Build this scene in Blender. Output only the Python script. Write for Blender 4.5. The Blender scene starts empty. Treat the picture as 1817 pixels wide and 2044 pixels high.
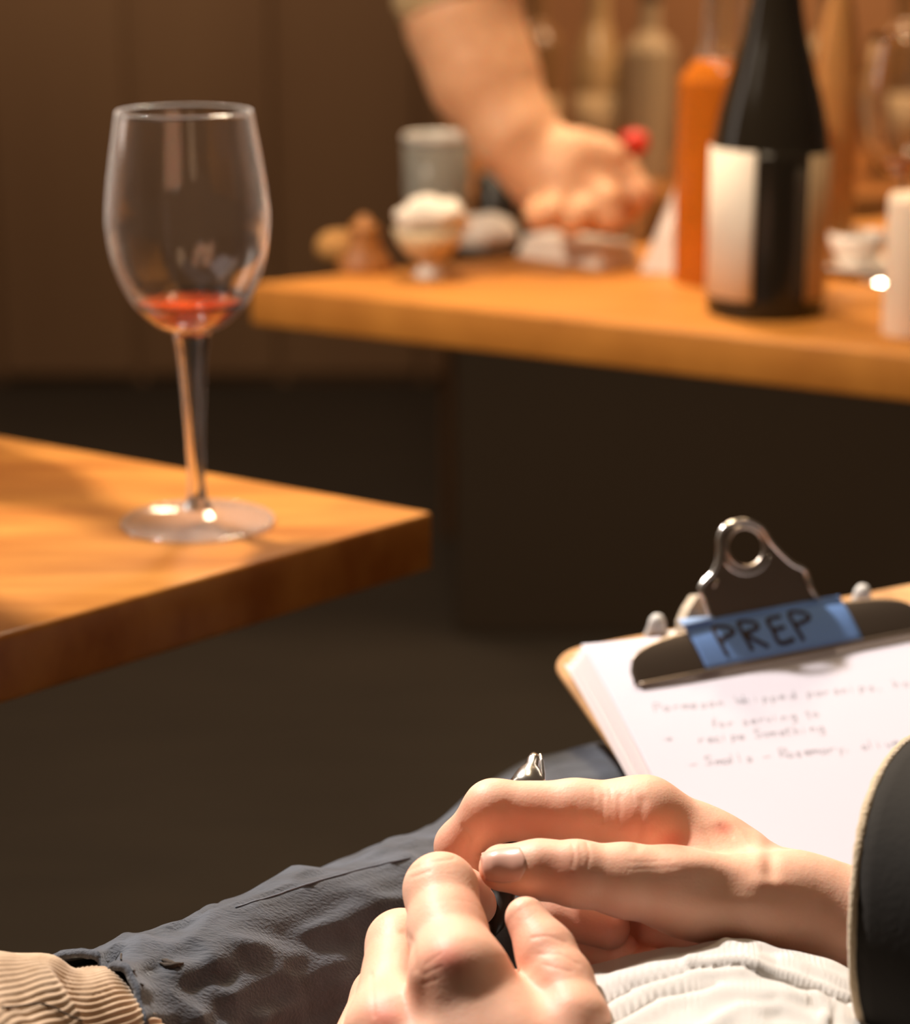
import bpy, bmesh, math, random
import numpy as np
from mathutils import Vector
from mathutils.bvhtree import BVHTree
random.seed(7); rng = np.random.default_rng(7)
SC = bpy.context.scene
COL = SC.collection

# ------------------------------------------------------------------ camera, world, lights, exposure
W, HT = 1817, 2044
F = 4370.0                       # focal length in pixels
TH = math.radians(15.8)          # the camera looks down by this much
CH = 1.06                        # camera height above the floor
cam = bpy.data.cameras.new('camera'); cam_o = bpy.data.objects.new('camera', cam); COL.objects.link(cam_o)
cam.sensor_fit = 'VERTICAL'; cam.sensor_height = 24.0; cam.sensor_width = 24.0
cam.lens = F * 24.0 / HT
cam_o.location = (0, 0, CH); cam_o.rotation_euler = (math.pi/2 - TH, 0, 0)
cam.clip_start = 0.02
cam.dof.use_dof = True; cam.dof.focus_distance = 0.80; cam.dof.aperture_fstop = cam.lens / 11.5
SC.camera = cam_o
vs = SC.view_settings
vs.view_transform = 'Standard'; vs.look = 'None'; vs.gamma = 1.0; vs.exposure = 0.0; vs.use_curve_mapping = False

wd = bpy.data.worlds.new('world'); SC.world = wd; wd.use_nodes = True
wd.node_tree.nodes['Background'].inputs[0].default_value = (1.0, 0.74, 0.52, 1)
wd.node_tree.nodes['Background'].inputs[1].default_value = 0.078

def light(name, typ, loc, target, energy, color, **kw):
    L = bpy.data.lights.new(name, typ); o = bpy.data.objects.new(name, L); COL.objects.link(o)
    o.location = loc
    o.rotation_euler = (Vector(target) - Vector(loc)).to_track_quat('-Z', 'Y').to_euler()
    L.energy = energy; L.color = color
    for k, v in kw.items(): setattr(L, k, v)
    return o
KEY_T = Vector((0.03, 0.84, 0.70)); KEY_D = Vector((-0.44, 0.46, 0.77)).normalized()
light('key_spot', 'SPOT', KEY_T + KEY_D*3.0, KEY_T, 770, (1.0, 0.93, 0.87), spot_size=math.radians(18), spot_blend=0.4, shadow_soft_size=0.10)
light('bar_lamp', 'AREA', (0.0, 2.05, 1.75), (0.2, 1.62, 0.8), 14, (1.0, 0.78, 0.52), shape='DISK', size=0.22)
light('bar_fill', 'AREA', (0.12, 1.42, 1.95), (0.22, 1.75, 0.8), 7, (1.0, 0.78, 0.52), shape='DISK', size=0.22)  # added fill over the bar front; no pendant hangs there
light('bar_spot', 'SPOT', (-0.90, 0.92, 1.75), (0.26, 1.62, 0.76), 82, (1.0, 0.84, 0.66), spot_size=math.radians(42), spot_blend=0.6, shadow_soft_size=0.03)
light('back_lamp', 'AREA', (0.75, 2.9, 1.9), (0.6, 3.3, 0.8), 22, (1.0, 0.68, 0.40), shape='DISK', size=0.4)
light('wall_lamp', 'AREA', (-0.6, 3.7, 2.5), (-0.62, 4.7, 1.3), 24, (1.0, 0.72, 0.46), shape='DISK', size=0.5)
light('window_light', 'AREA', (-1.7, 1.7, 1.5), (-0.1, 1.1, 0.85), 3.5, (1.0, 0.86, 0.76), shape='RECTANGLE', size=0.35, size_y=1.0)

# ------------------------------------------------------------------ helpers
ct, st = math.cos(TH), math.sin(TH)
def P(px, py, d):
    xc = (px - 908.5)/F*d; yc = (1022 - py)/F*d
    return np.array([xc, d*ct + yc*st, CH - d*st + yc*ct])
C0 = np.array([0, 0, CH])
def PZ(px, py, z):
    a = P(px, py, 1.0) - C0
    return C0 + a*(z - CH)/a[2]
def img(v):
    q = np.asarray(v, dtype=float) - C0
    d = q[..., 1]*ct - q[..., 2]*st; yc = q[..., 1]*st + q[..., 2]*ct
    return np.stack([908.5 + F*q[..., 0]/d, 1022 - F*yc/d, d], -1)
def on_plane(px, py, o, n):
    a = P(px, py, 1.0) - C0
    return C0 + a*(np.dot(o - C0, n)/np.dot(a, n))

def tag(o, label=None, cat=None, group=None, kind=None):
    if label: o['label'] = label
    if cat: o['category'] = cat
    if group: o['group'] = group
    if kind: o['kind'] = kind
    return o
def thing(name, loc, label, cat, group=None):
    o = bpy.data.objects.new(name, None); COL.objects.link(o); o.location = [float(c) for c in loc]
    o.empty_display_size = 0.02
    return tag(o, label, cat, group)
def root_loc(p):
    l = Vector((0, 0, 0))
    while p is not None:
        l += p.location; p = p.parent
    return l
def obj(name, verts, faces, mat, parent=None, smooth=True, loc=None, auto=None):
    """verts in world coordinates; origin at the parent's base (or loc)"""
    base = np.array(root_loc(parent)) if parent is not None else np.array(loc if loc is not None else (0, 0, 0), dtype=float)
    me = bpy.data.meshes.new(name)
    v = np.asarray(verts, dtype=float) - base
    me.from_pydata(v.tolist(), [], [list(map(int, f)) for f in faces])
    me.update()
    if smooth: me.polygons.foreach_set('use_smooth', [True]*len(me.polygons))
    if auto is not None:
        try: me.set_sharp_from_angle(angle=math.radians(auto))
        except Exception: pass
    me.materials.append(mat)
    o = bpy.data.objects.new(name, me); COL.objects.link(o)
    if parent is not None: o.parent = parent
    else: o.location = base
    return o
def fix_normals(o):
    bm = bmesh.new(); bm.from_mesh(o.data); bmesh.ops.recalc_face_normals(bm, faces=bm.faces); bm.to_mesh(o.data); bm.free()
    return o
def joinm(*parts):
    V, Fc, n = [], [], 0
    for v, f in parts:
        V += [tuple(p) for p in v]; Fc += [tuple(i + n for i in q) for q in f]; n += len(v)
    return V, Fc
def lathe(prof, c, seg=48, axis=None, close=False):
    """prof [(r, h)]; revolve around the vertical (or axis) through c"""
    c = np.array(c, dtype=float)
    if axis is None: ex, ey, ez = np.eye(3)
    else:
        ez = np.array(axis, float); ez /= np.linalg.norm(ez)
        t = np.array([1, 0, 0]) if abs(ez[0]) < .8 else np.array([0, 1, 0])
        ex = np.cross(t, ez); ex /= np.linalg.norm(ex); ey = np.cross(ez, ex)
    V, Fc, rings = [], [], []
    for r, h in prof:
        if r < 1e-7:
            rings.append([len(V)]); V.append(c + ez*h)
        else:
            ring = []
            for k in range(seg):
                a = 2*math.pi*k/seg
                ring.append(len(V)); V.append(c + ex*r*math.cos(a) + ey*r*math.sin(a) + ez*h)
            rings.append(ring)
    rr = list(zip(rings, rings[1:] + ([rings[0]] if close else [])))
    if not close: rr = rr[:len(rings) - 1]
    for A, B in rr:
        for k in range(seg):
            k2 = (k + 1) % seg
            if len(A) == 1 and len(B) == 1: continue
            if len(A) == 1: Fc.append((A[0], B[k2], B[k]))
            elif len(B) == 1: Fc.append((A[k], A[k2], B[0]))
            else: Fc.append((A[k], A[k2], B[k2], B[k]))
    return V, Fc
def box(c, sx, sy, sz, ax=None, bev=0.0, seg=2):
    """box centred on c, half axes along ax rows"""
    bm = bmesh.new(); bmesh.ops.create_cube(bm, size=1.0)
    for v in bm.verts: v.co = Vector((v.co.x*sx, v.co.y*sy, v.co.z*sz))
    if bev: bmesh.ops.bevel(bm, geom=list(bm.edges), offset=bev, segments=seg, profile=.5, affect='EDGES')
    M = np.eye(3) if ax is None else np.array(ax, float)
    V = [np.array(c, float) + np.array(v.co) @ M for v in bm.verts]
    bm.verts.index_update()
    Fc = [tuple(v.index for v in f.verts) for f in bm.faces]; bm.free()
    return V, Fc
def tube(pts, rad, seg=14, cap=True):
    pts = [np.array(p, float) for p in pts]; n = len(pts)
    if not hasattr(rad, '__len__'): rad = [rad]*n
    V, Fc = [], []; up = None
    for i, p in enumerate(pts):
        t = pts[min(i+1, n-1)] - pts[max(i-1, 0)]; t /= np.linalg.norm(t) + 1e-12
        if up is None:
            up = np.cross(t, [0.3, 0.2, 1.0]); up /= np.linalg.norm(up)
        up = up - t*np.dot(up, t); up /= np.linalg.norm(up); w = np.cross(t, up)
        for k in range(seg):
            a = 2*math.pi*k/seg
            V.append(p + rad[i]*(up*math.cos(a) + w*math.sin(a)))
    for i in range(n-1):
        for k in range(seg):
            k2 = (k+1) % seg
            Fc.append((i*seg+k, i*seg+k2, (i+1)*seg+k2, (i+1)*seg+k))
    if cap:
        Fc.append(tuple(range(seg))[::-1]); Fc.append(tuple((n-1)*seg + k for k in range(seg)))
    return V, Fc
def grid_faces(nu, nv, wrap=False):
    Fc = []
    for i in range(nu-1):
        for j in range(nv - (0 if wrap else 1)):
            j2 = (j+1) % nv
            Fc.append((i*nv+j, (i+1)*nv+j, (i+1)*nv+j2, i*nv+j2))
    return Fc
def solid_grid(Pt, nu, nv, thick):
    """closed sheet from a grid of points (nu*nv), thickened along its normals"""
    G = np.array(Pt, float).reshape(nu, nv, 3)
    du = np.gradient(G, axis=0); dv = np.gradient(G, axis=1)
    N = np.cross(du, dv); N /= np.linalg.norm(N, axis=2, keepdims=True) + 1e-12
    A = G.reshape(-1, 3); B = (G - N*thick).reshape(-1, 3)
    m = nu*nv; f = grid_faces(nu, nv)
    Fc = list(f) + [tuple(m + k for k in q[::-1]) for q in f]
    rim = [i*nv for i in range(nu)] + [(nu-1)*nv + j for j in range(1, nv)] + [i*nv + nv-1 for i in range(nu-2, -1, -1)] + [j for j in range(nv-2, 0, -1)]
    for a, b in zip(rim, rim[1:] + rim[:1]): Fc.append((b, a, m+a, m+b))
    return np.vstack([A, B]), Fc
def prism(poly, h):
    """closed prism over a polygon of 3-D points, extruded by vector h"""
    n = len(poly); V = [np.array(p, float) for p in poly]; V += [p + np.array(h, float) for p in V]
    Fc = [tuple(range(n))[::-1], tuple(range(n, 2*n))] + [(k, (k+1) % n, n+(k+1) % n, n+k) for k in range(n)]
    return V, Fc

# value noise for shaping cloth
_perm = rng.random((64, 64, 64))
def vnoise(p):
    p = np.asarray(p, float); i = np.floor(p).astype(int); f = p - i; f = f*f*(3-2*f)
    def g(a, b, c): return _perm[(i[..., 0]+a) % 64, (i[..., 1]+b) % 64, (i[..., 2]+c) % 64]
    x, y, z = f[..., 0], f[..., 1], f[..., 2]
    c00 = g(0,0,0)*(1-x)+g(1,0,0)*x; c10 = g(0,1,0)*(1-x)+g(1,1,0)*x
    c01 = g(0,0,1)*(1-x)+g(1,0,1)*x; c11 = g(0,1,1)*(1-x)+g(1,1,1)*x
    return ((c00*(1-y)+c10*y)*(1-z) + (c01*(1-y)+c11*y)*z) - .5

# ------------------------------------------------------------------ materials
def mat(name, color, rough=.6, metal=0., spec=.5, noise=None, bump=None, trans=0., ior=1.45, sss=None, coat=0., sheen=0., emit=None):
    """noise=(scale, colour2, stretch, detail), bump=(scale, strength, distance, stretch)"""
    m = bpy.data.materials.new(name); m.use_nodes = True; nt = m.node_tree; b = nt.nodes['Principled BSDF']
    col = (*color, 1)
    b.inputs['Base Color'].default_value = col; b.inputs['Roughness'].default_value = rough
    b.inputs['Metallic'].default_value = metal; b.inputs['Specular IOR Level'].default_value = spec
    b.inputs['IOR'].default_value = ior; b.inputs['Transmission Weight'].default_value = trans
    b.inputs['Coat Weight'].default_value = coat; b.inputs['Sheen Weight'].default_value = sheen
    if sss:
        b.inputs['Subsurface Weight'].default_value = sss[0]; b.inputs['Subsurface Radius'].default_value = sss[1]; b.inputs['Subsurface Scale'].default_value = sss[2]
    tc = nt.nodes.new('ShaderNodeTexCoord')
    def tex(scale, stretch, detail):
        mp = nt.nodes.new('ShaderNodeMapping'); mp.inputs['Scale'].default_value = stretch
        nz = nt.nodes.new('ShaderNodeTexNoise'); nz.inputs['Scale'].default_value = scale; nz.inputs['Detail'].default_value = detail
        nt.links.new(tc.outputs['Object'], mp.inputs[0]); nt.links.new(mp.outputs[0], nz.inputs[0]); return nz
    if noise:
        nz = tex(noise[0], noise[2], noise[3])
        rp = nt.nodes.new('ShaderNodeValToRGB'); rp.color_ramp.elements[0].position = .33; rp.color_ramp.elements[1].position = .67
        rp.color_ramp.elements[0].color = (*noise[1], 1); rp.color_ramp.elements[1].color = col
        nt.links.new(nz.outputs[0], rp.inputs[0]); nt.links.new(rp.outputs[0], b.inputs['Base Color'])
    if bump:
        nz = tex(bump[0], bump[3] if len(bump) > 3 else (1, 1, 1), 4)
        bp = nt.nodes.new('ShaderNodeBump'); bp.inputs['Strength'].default_value = bump[1]; bp.inputs['Distance'].default_value = bump[2]
        nt.links.new(nz.outputs[0], bp.inputs['Height']); nt.links.new(bp.outputs[0], b.inputs['Normal'])
    return m
def thin_glass(name, tint=(1, 1, 1), rough=0.0, f0=.04, top=.7):
    """thin-walled clear glass: Schlick reflection over straight transmission"""
    m = bpy.data.materials.new(name); m.use_nodes = True; nt = m.node_tree; nt.nodes.clear()
    out = nt.nodes.new('ShaderNodeOutputMaterial'); mx = nt.nodes.new('ShaderNodeMixShader'); lw = nt.nodes.new('ShaderNodeLayerWeight'); lw.inputs[0].default_value = .5
    pw = nt.nodes.new('ShaderNodeMath'); pw.operation = 'POWER'; pw.inputs[1].default_value = 5.0
    ma = nt.nodes.new('ShaderNodeMath'); ma.operation = 'MULTIPLY_ADD'; ma.inputs[1].default_value = top; ma.inputs[2].default_value = f0
    tr = nt.nodes.new('ShaderNodeBsdfTransparent'); tr.inputs[0].default_value = (*tint, 1)
    gl = nt.nodes.new('ShaderNodeBsdfGlossy'); gl.inputs['Roughness'].default_value = rough
    nt.links.new(lw.outputs['Facing'], pw.inputs[0]); nt.links.new(pw.outputs[0], ma.inputs[0]); nt.links.new(ma.outputs[0], mx.inputs[0])
    nt.links.new(tr.outputs[0], mx.inputs[1]); nt.links.new(gl.outputs[0], mx.inputs[2]); nt.links.new(mx.outputs[0], out.inputs[0])
    return m

M = {}
M['wall'] = mat('brown_wall_boards', (.26, .150, .080), .75, noise=(3, (.22, .122, .064), (1, 1, .2), 3))
M['floor'] = mat('dark_floor_boards', (.023, .0165, .011), .7, noise=(4, (.017, .012, .008), (1, 6, 1), 4))
M['wood'] = mat('honey_oak', (.50, .20, .038), .30, spec=.35, noise=(7, (.33, .105, .016), (1.0, 7.0, 3.0), 6), bump=(60, .15, .001, (1, 8, 1)))
M['wood_bar'] = mat('orange_oak', (.58, .23, .04), .5, spec=.3, noise=(5, (.45, .165, .027), (1.2, 7.0, 3.0), 6))
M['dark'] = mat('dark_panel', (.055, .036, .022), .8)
M['metal_dark'] = mat('dark_steel', (.22, .17, .13), .38, metal=.85)
M['metal'] = mat('nickel_steel', (.55, .47, .40), .28, metal=1.0)
M['bracket'] = mat('lit_satin_steel', (.66, .55, .42), .55, metal=.6)  # steel lightened to paint the light on the spring housing
M['metal_bright'] = mat('chrome_edge', (.85, .80, .74), .22, metal=1.0)
M['board'] = mat('tan_hardboard', (.56, .30, .12), .75, noise=(60, (.40, .19, .065), (1, 1, 1), 5), bump=(300, .2, .0005))
M['paper'] = mat('white_paper', (.55, .515, .575), .85, spec=.1)
M['paper2'] = mat('white_paper_warm', (.54, .475, .48), .85, spec=.1)
M['ink'] = mat('grey_pencil', (.13, .13, .15), .9)
M['marker'] = mat('black_marker', (.035, .022, .02), .7)
M['tape'] = mat('blue_masking_tape', (.17, .32, .68), .75, bump=(500, .2, .0003, (1, 1, 1)))
M['tape_lit'] = mat('lit_blue_tape', (.36, .52, .82), .75)  # paler copy of the tape blue, light painted onto the flap
M['plastic'] = mat('milky_plastic', (.66, .63, .60), .45, trans=.15, sss=(.3, (1, 1, 1), .004))
M['glass'] = mat('clear_glass', (1, 1, 1), .0, trans=1.0, ior=1.48, spec=.5)
def lit_edge_glass():
    m = mat('lit_edge_clear_glass', (1, 1, 1), .0, trans=1.0, ior=1.48); nt = m.node_tree; b = nt.nodes['Principled BSDF']; out = nt.nodes['Material Output']
    lw = nt.nodes.new('ShaderNodeLayerWeight'); lw.inputs[0].default_value = .5
    mx = nt.nodes.new('ShaderNodeMixShader'); tr = nt.nodes.new('ShaderNodeBsdfTranslucent'); df_ = nt.nodes.new('ShaderNodeBsdfDiffuse'); ad = nt.nodes.new('ShaderNodeMixShader')
    tr.inputs[0].default_value = (.9, .84, .8, 1); df_.inputs[0].default_value = (.9, .84, .8, 1)
    p3 = nt.nodes.new('ShaderNodeMath'); p3.operation = 'POWER'; p3.inputs[1].default_value = 3.6
    pw = nt.nodes.new('ShaderNodeMath'); pw.operation = 'MULTIPLY_ADD'; pw.inputs[1].default_value = .70; pw.inputs[2].default_value = .002  # pale diffuse rising toward grazing angles paints bright edges into the glass
    nt.links.new(lw.outputs['Facing'], p3.inputs[0]); nt.links.new(p3.outputs[0], pw.inputs[0]); nt.links.new(pw.outputs[0], mx.inputs[0]); nt.links.new(tr.outputs[0], ad.inputs[1]); nt.links.new(df_.outputs[0], ad.inputs[2])
    nt.links.new(b.outputs[0], mx.inputs[1]); nt.links.new(ad.outputs[0], mx.inputs[2]); nt.links.new(mx.outputs[0], out.inputs[0])
    return m
M['glass_lit_edge'] = lit_edge_glass()
def foot_glass():
    m = thin_glass('painted_sparkle_glass', (.98, .97, .96), .12, .10, .6); nt = m.node_tree
    out = [n for n in nt.nodes if n.bl_idname == 'ShaderNodeOutputMaterial'][0]; src = out.inputs[0].links[0].from_socket
    mx = nt.nodes.new('ShaderNodeMixShader'); mx.inputs[0].default_value = .07; d = nt.nodes.new('ShaderNodeBsdfDiffuse'); d.inputs[0].default_value = (.92, .87, .82, 1)  # even pale diffuse stands in for light sparkling in the foot
    nt.links.new(src, mx.inputs[1]); nt.links.new(d.outputs[0], mx.inputs[2]); nt.links.new(mx.outputs[0], out.inputs[0]); return m
M['glass_foot'] = foot_glass()
M['glass_thin'] = thin_glass('clear_thin_glass', (.97, .96, .95))
M['wine'] = mat('pale_red_wine', (1.0, .11, .025), .0, trans=.34, ior=1.34)  # low transmission paints light caught in the wine as orange-red
M['navy'] = mat('navy_twill', (.054, .064, .088), .8, noise=(22, (.028, .031, .042), (1, 3, 3), 5), bump=(260, .5, .0012, (1, 4, 4)), sheen=.25)
M['seam'] = mat('pale_navy_stitching', (.13, .14, .17), .8)
M['thread'] = mat('dark_thread', (.05, .035, .025), .9)
M['sock'] = mat('tan_rib_knit', (.56, .40, .27), .9, noise=(90, (.42, .28, .17), (1, 1, 1), 3), sheen=.2)
M['jacket'] = mat('dark_wool', (.012, .009, .006), .95, bump=(400, .3, .0006))
M['lining'] = mat('cream_fleece', (.55, .42, .27), .95, bump=(600, .8, .001), sheen=.4)
M['green_glass'] = mat('dark_bottle_glass', (.018, .013, .008), .12, spec=.5)
M['amber'] = mat('amber_wine_glass', (.62, .17, .015), .10, spec=.5, trans=.35, ior=1.3)
M['clear_amber'] = mat('pale_amber_glass', (.55, .27, .09), .12, trans=.4, ior=1.3)
M['label'] = mat('cream_label', (.78, .66, .55), .8)
M['label2'] = mat('tan_label', (.46, .31, .17), .85)
M['ceramic'] = mat('white_ceramic', (.80, .74, .68), .35)
M['cloth_white'] = mat('white_cotton', (.80, .70, .60), .95)
M['mill'] = mat('brown_turned_wood', (.40, .16, .035), .5, noise=(20, (.26, .09, .02), (1, 1, 5), 4))
M['black'] = mat('black_ceramic', (.02, .016, .012), .4)
M['red'] = mat('red_plastic', (.75, .05, .03), .35)
M['sleeve_tan'] = mat('olive_tan_cotton', (.50, .35, .18), .9)
M['smoke'] = mat('grey_tumbler_glass', (.62, .58, .50), .15, trans=.55, ior=1.2)
M['candle'] = mat('cream_wax', (.84, .66, .52), .6, sss=(.4, (1, .7, .5), .01))
M['dim_a'] = mat('brown_bottle_glass', (.20, .10, .04), .2)
M['dim_b'] = mat('straw_bottle_glass', (.42, .26, .12), .2)
M['dim_c'] = mat('dusty_clear_glass', (.50, .36, .22), .25, trans=.3, ior=1.2)
M['nail'] = mat('fingernail', (.70, .40, .31), .32, sss=(.25, (1, .4, .25), .002))

def skin_mat(name, c1, c2, red):
    m = bpy.data.materials.new(name); m.use_nodes = True; nt = m.node_tree; b = nt.nodes['Principled BSDF']
    tc = nt.nodes.new('ShaderNodeTexCoord'); nz = nt.nodes.new('ShaderNodeTexNoise'); nz.inputs['Scale'].default_value = 70; nz.inputs['Detail'].default_value = 5
    rp = nt.nodes.new('ShaderNodeValToRGB'); rp.color_ramp.elements[0].color = (*c2, 1); rp.color_ramp.elements[1].color = (*c1, 1)
    rp.color_ramp.elements[0].position = .3; rp.color_ramp.elements[1].position = .65
    nt.links.new(tc.outputs['Object'], nz.inputs[0]); nt.links.new(nz.outputs[0], rp.inputs[0])
    at = nt.nodes.new('ShaderNodeAttribute'); at.attribute_name = 'blush'
    mx = nt.nodes.new('ShaderNodeMix'); mx.data_type = 'RGBA'; mx.inputs[7].default_value = (*red, 1)
    nt.links.new(at.outputs['Fac'], mx.inputs[0]); nt.links.new(rp.outputs[0], mx.inputs[6]); nt.links.new(mx.outputs[2], b.inputs['Base Color'])
    b.inputs['Roughness'].default_value = .52; b.inputs['Specular IOR Level'].default_value = .35
    b.inputs['Subsurface Weight'].default_value = .45; b.inputs['Subsurface Radius'].default_value = (1, .32, .18); b.inputs['Subsurface Scale'].default_value = .0035
    n2 = nt.nodes.new('ShaderNodeTexVoronoi'); n2.inputs['Scale'].default_value = 900
    bp = nt.nodes.new('ShaderNodeBump'); bp.inputs['Strength'].default_value = .13; bp.inputs['Distance'].default_value = .0004
    nt.links.new(tc.outputs['Object'], n2.inputs[0]); nt.links.new(n2.outputs[0], bp.inputs['Height']); nt.links.new(bp.outputs[0], b.inputs['Normal'])
    return m
M['skin'] = skin_mat('pale_skin', (.84, .49, .345), (.78, .42, .28), (.66, .20, .13))
M['skin2'] = skin_mat('tanned_skin', (.66, .36, .20), (.58, .29, .15), (.5, .16, .08))

def weave_mat():
    m = mat('white_herringbone_cotton', (.90, .84, .78), .95, sheen=.2); nt = m.node_tree; b = nt.nodes['Principled BSDF']
    at = nt.nodes.new('ShaderNodeAttribute'); at.attribute_name = 'weave'
    sp = nt.nodes.new('ShaderNodeSeparateXYZ'); nt.links.new(at.outputs['Vector'], sp.inputs[0])
    def mt(op, a, bb=None):
        n = nt.nodes.new('ShaderNodeMath'); n.operation = op
        for i, x in enumerate((a, bb)):
            if x is None: continue
            if hasattr(x, 'links'): nt.links.new(x, n.inputs[i])
            else: n.inputs[i].default_value = x
        return n.outputs[0]
    zig = mt('PINGPONG', mt('MULTIPLY', sp.outputs[0], 22.0), 1.0)
    s = mt('SINE', mt('MULTIPLY', mt('ADD', mt('MULTIPLY', sp.outputs[1], 60.0), mt('MULTIPLY', zig, 2.2)), 6.283))
    bp = nt.nodes.new('ShaderNodeBump'); bp.inputs['Strength'].default_value = .6; bp.inputs['Distance'].default_value = .0006
    nt.links.new(s, bp.inputs['Height']); nt.links.new(bp.outputs[0], b.inputs['Normal'])
    return m
M['shirt'] = weave_mat()

# ------------------------------------------------------------------ the setting
def struct(name, V, Fc, m, smooth=False):
    return tag(obj(name, V, Fc, m, smooth=smooth), kind='structure')
struct('floor', *box((0.2, 2.2, -.02), 6.0, 6.4, .04), M['floor'])
wb = struct('wall_back', *box((0.2, 4.87, 1.3), 6.0, .1, 2.6), M['wall'])
for k in range(19):                                   # upright boards on the back wall
    x = -2.75 + k*.315
    o = obj('plank', *box((x, 4.808 + .006*((k*7) % 3), 1.3), .296, .028, 2.56, bev=.005, seg=1), M['wall'], parent=wb, smooth=False)

# ------------------------------------------------------------------ table with the wine glass
TZ = .74
tc_, tb_, tf_ = PZ(866, 1021, TZ), PZ(0, 869, TZ), PZ(0, 1268, TZ)
db = (tb_ - tc_)/np.linalg.norm(tb_ - tc_); df = (tf_ - tc_)/np.linalg.norm(tf_ - tc_)
table = thing('table', (*(tc_ + db*.4 + df*.3)[:2], 0), 'honey-coloured wooden table with a thick dark edge, under the wine glass', 'table')
def slab(corner, a, la, b, lb, z, th, bev=.003):
    pts = [corner, corner + a*la, corner + a*la + b*lb, corner + b*lb]
    V, Fc = prism([np.array([p[0], p[1], z - th]) for p in pts], (0, 0, th))
    bm = bmesh.new(); vv = [bm.verts.new(p) for p in V]
    for f in Fc: bm.faces.new([vv[i] for i in f])
    bmesh.ops.recalc_face_normals(bm, faces=bm.faces)
    bmesh.ops.bevel(bm, geom=list(bm.edges), offset=bev, segments=3, profile=.5, affect='EDGES')
    bm.verts.index_update(); V = [np.array(v.co) for v in bm.verts]; Fc = [tuple(v.index for v in f.verts) for f in bm.faces]; bm.free()
    return V, Fc
obj('tabletop', *slab(tc_, db, .95, df, .62, TZ, .033), M['wood'], parent=table, auto=50)
pc_ = tc_ + db*.66 + df*.30
obj('pedestal', *lathe([(0, 0), (.19, 0), (.20, .006), (.19, .014), (.06, .030), (.035, .05), (.033, TZ - .07), (.05, TZ - .045), (.12, TZ - .034), (0, TZ - .034)], (pc_[0], pc_[1], .0003), 40), M['dark'], parent=table)

# wine glass
g0 = PZ(395, 1045, TZ) + np.array([0, 0, .0006])
glass = thing('wine_glass', g0, 'stemmed wine glass with a little red wine, standing on the table corner', 'glass')
outer = [(.0082, .1015), (.0155, .1045), (.0215, .1085), (.0290, .1165), (.0348, .127), (.0390, .139), (.0412, .153), (.0415, .163), (.0400, .178), (.0368, .199), (.0343, .214)]
def dense(pr, n=5):
    p = np.array(pr); out = []
    for i in range(len(p)-1):
        p0 = p[max(i-1, 0)]; p1 = p[i]; p2 = p[i+1]; p3 = p[min(i+2, len(p)-1)]
        for k in range(n):
            t = k/n
            out.append(tuple(.5*((2*p1) + (-p0+p2)*t + (2*p0-5*p1+4*p2-p3)*t*t + (-p0+3*p1-3*p2+p3)*t**3)))
    out.append(tuple(p[-1])); return out
od = dense(outer); inn = [(max(r - .0011, .0), h + (.0014 if r < .03 else .0003)) for r, h in od]
inn[-1] = (od[-1][0] - .0010, od[-1][1])
bowl = [(0, .1012)] + od + [(od[-1][0] - .0005, od[-1][1] + .0005)] + inn[::-1] + [(0, inn[0][1] + .0002)]
obj('bowl', *lathe(bowl, g0, 72), M['glass_lit_edge'], parent=glass)
stem = dense([(.0098, .1010), (.0092, .097), (.0078, .088), (.0066, .074), (.0054, .055), (.0046, .035), (.0046, .020), (.0058, .012), (.0085, .0083)], 4)
obj('stem', *lathe([(0, .1010)] + stem + [(0, .0083)], g0, 40), M['glass_lit_edge'], parent=glass)
foot = dense([(.0086, .0082), (.016, .0056), (.026, .0038), (.036, .0024), (.0398, .0016), (.0400, .0008), (.0394, 0)], 4)
obj('foot', *lathe([(0, .0082)] + foot + [(0, 0)], g0, 72), M['glass_foot'], parent=glass)
obj('foot_rim', *lathe([(.0396 + .0007*math.cos(a), .0010 + .0009*math.sin(a)) for a in np.linspace(0, 2*math.pi, 9)[:-1]], g0, 72, close=True), M['glass_lit_edge'], parent=glass)  # ring added so the foot shows a bright outline
wl = [(r - .00005, h) for r, h in inn if h < .1185]
obj('wine', *lathe([(0, inn[0][1] + .0003)] + [(max(r - .0002, 0), h + .0001) for r, h in wl] + [(0, wl[-1][1] + .0002)], g0, 60), M['wine'], parent=glass)

# bottle shapes, also used by the unseen pair added to shade the table
def bottle_prof(r, h, neck=.0145, kind='burgundy'):
    if kind == 'burgundy':
        k = [(.93*r, 0), (r, .004), (r, .42*h), (.975*r, .48*h), (.85*r, .56*h), (.62*r, .645*h), (.44*r, .71*h), (neck*1.08, .79*h), (neck, .95*h), (neck*1.12, .957*h), (neck*1.12, .985*h), (neck, h)]
    else:
        k = [(.93*r, 0), (r, .004), (r, .60*h), (.96*r, .655*h), (.75*r, .70*h), (.48*r, .735*h), (neck*1.05, .77*h), (neck, .95*h), (neck*1.15, .957*h), (neck*1.15, .985*h), (neck, h)]
    return [(0, .002)] + dense(k, 4) + [(0, h)]
def label_patch(c, r, z0, z1, a0, a1, n=20, nz=2):
    V = []
    for i in range(n+1):
        a = math.radians(a0 + (a1-a0)*i/n)
        for j in range(nz+1): V.append((c[0] + r*math.sin(a), c[1] - r*math.cos(a), c[2] + z0 + (z1-z0)*j/nz))
    return solid_grid(V, n+1, nz+1, -.0004)

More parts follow.
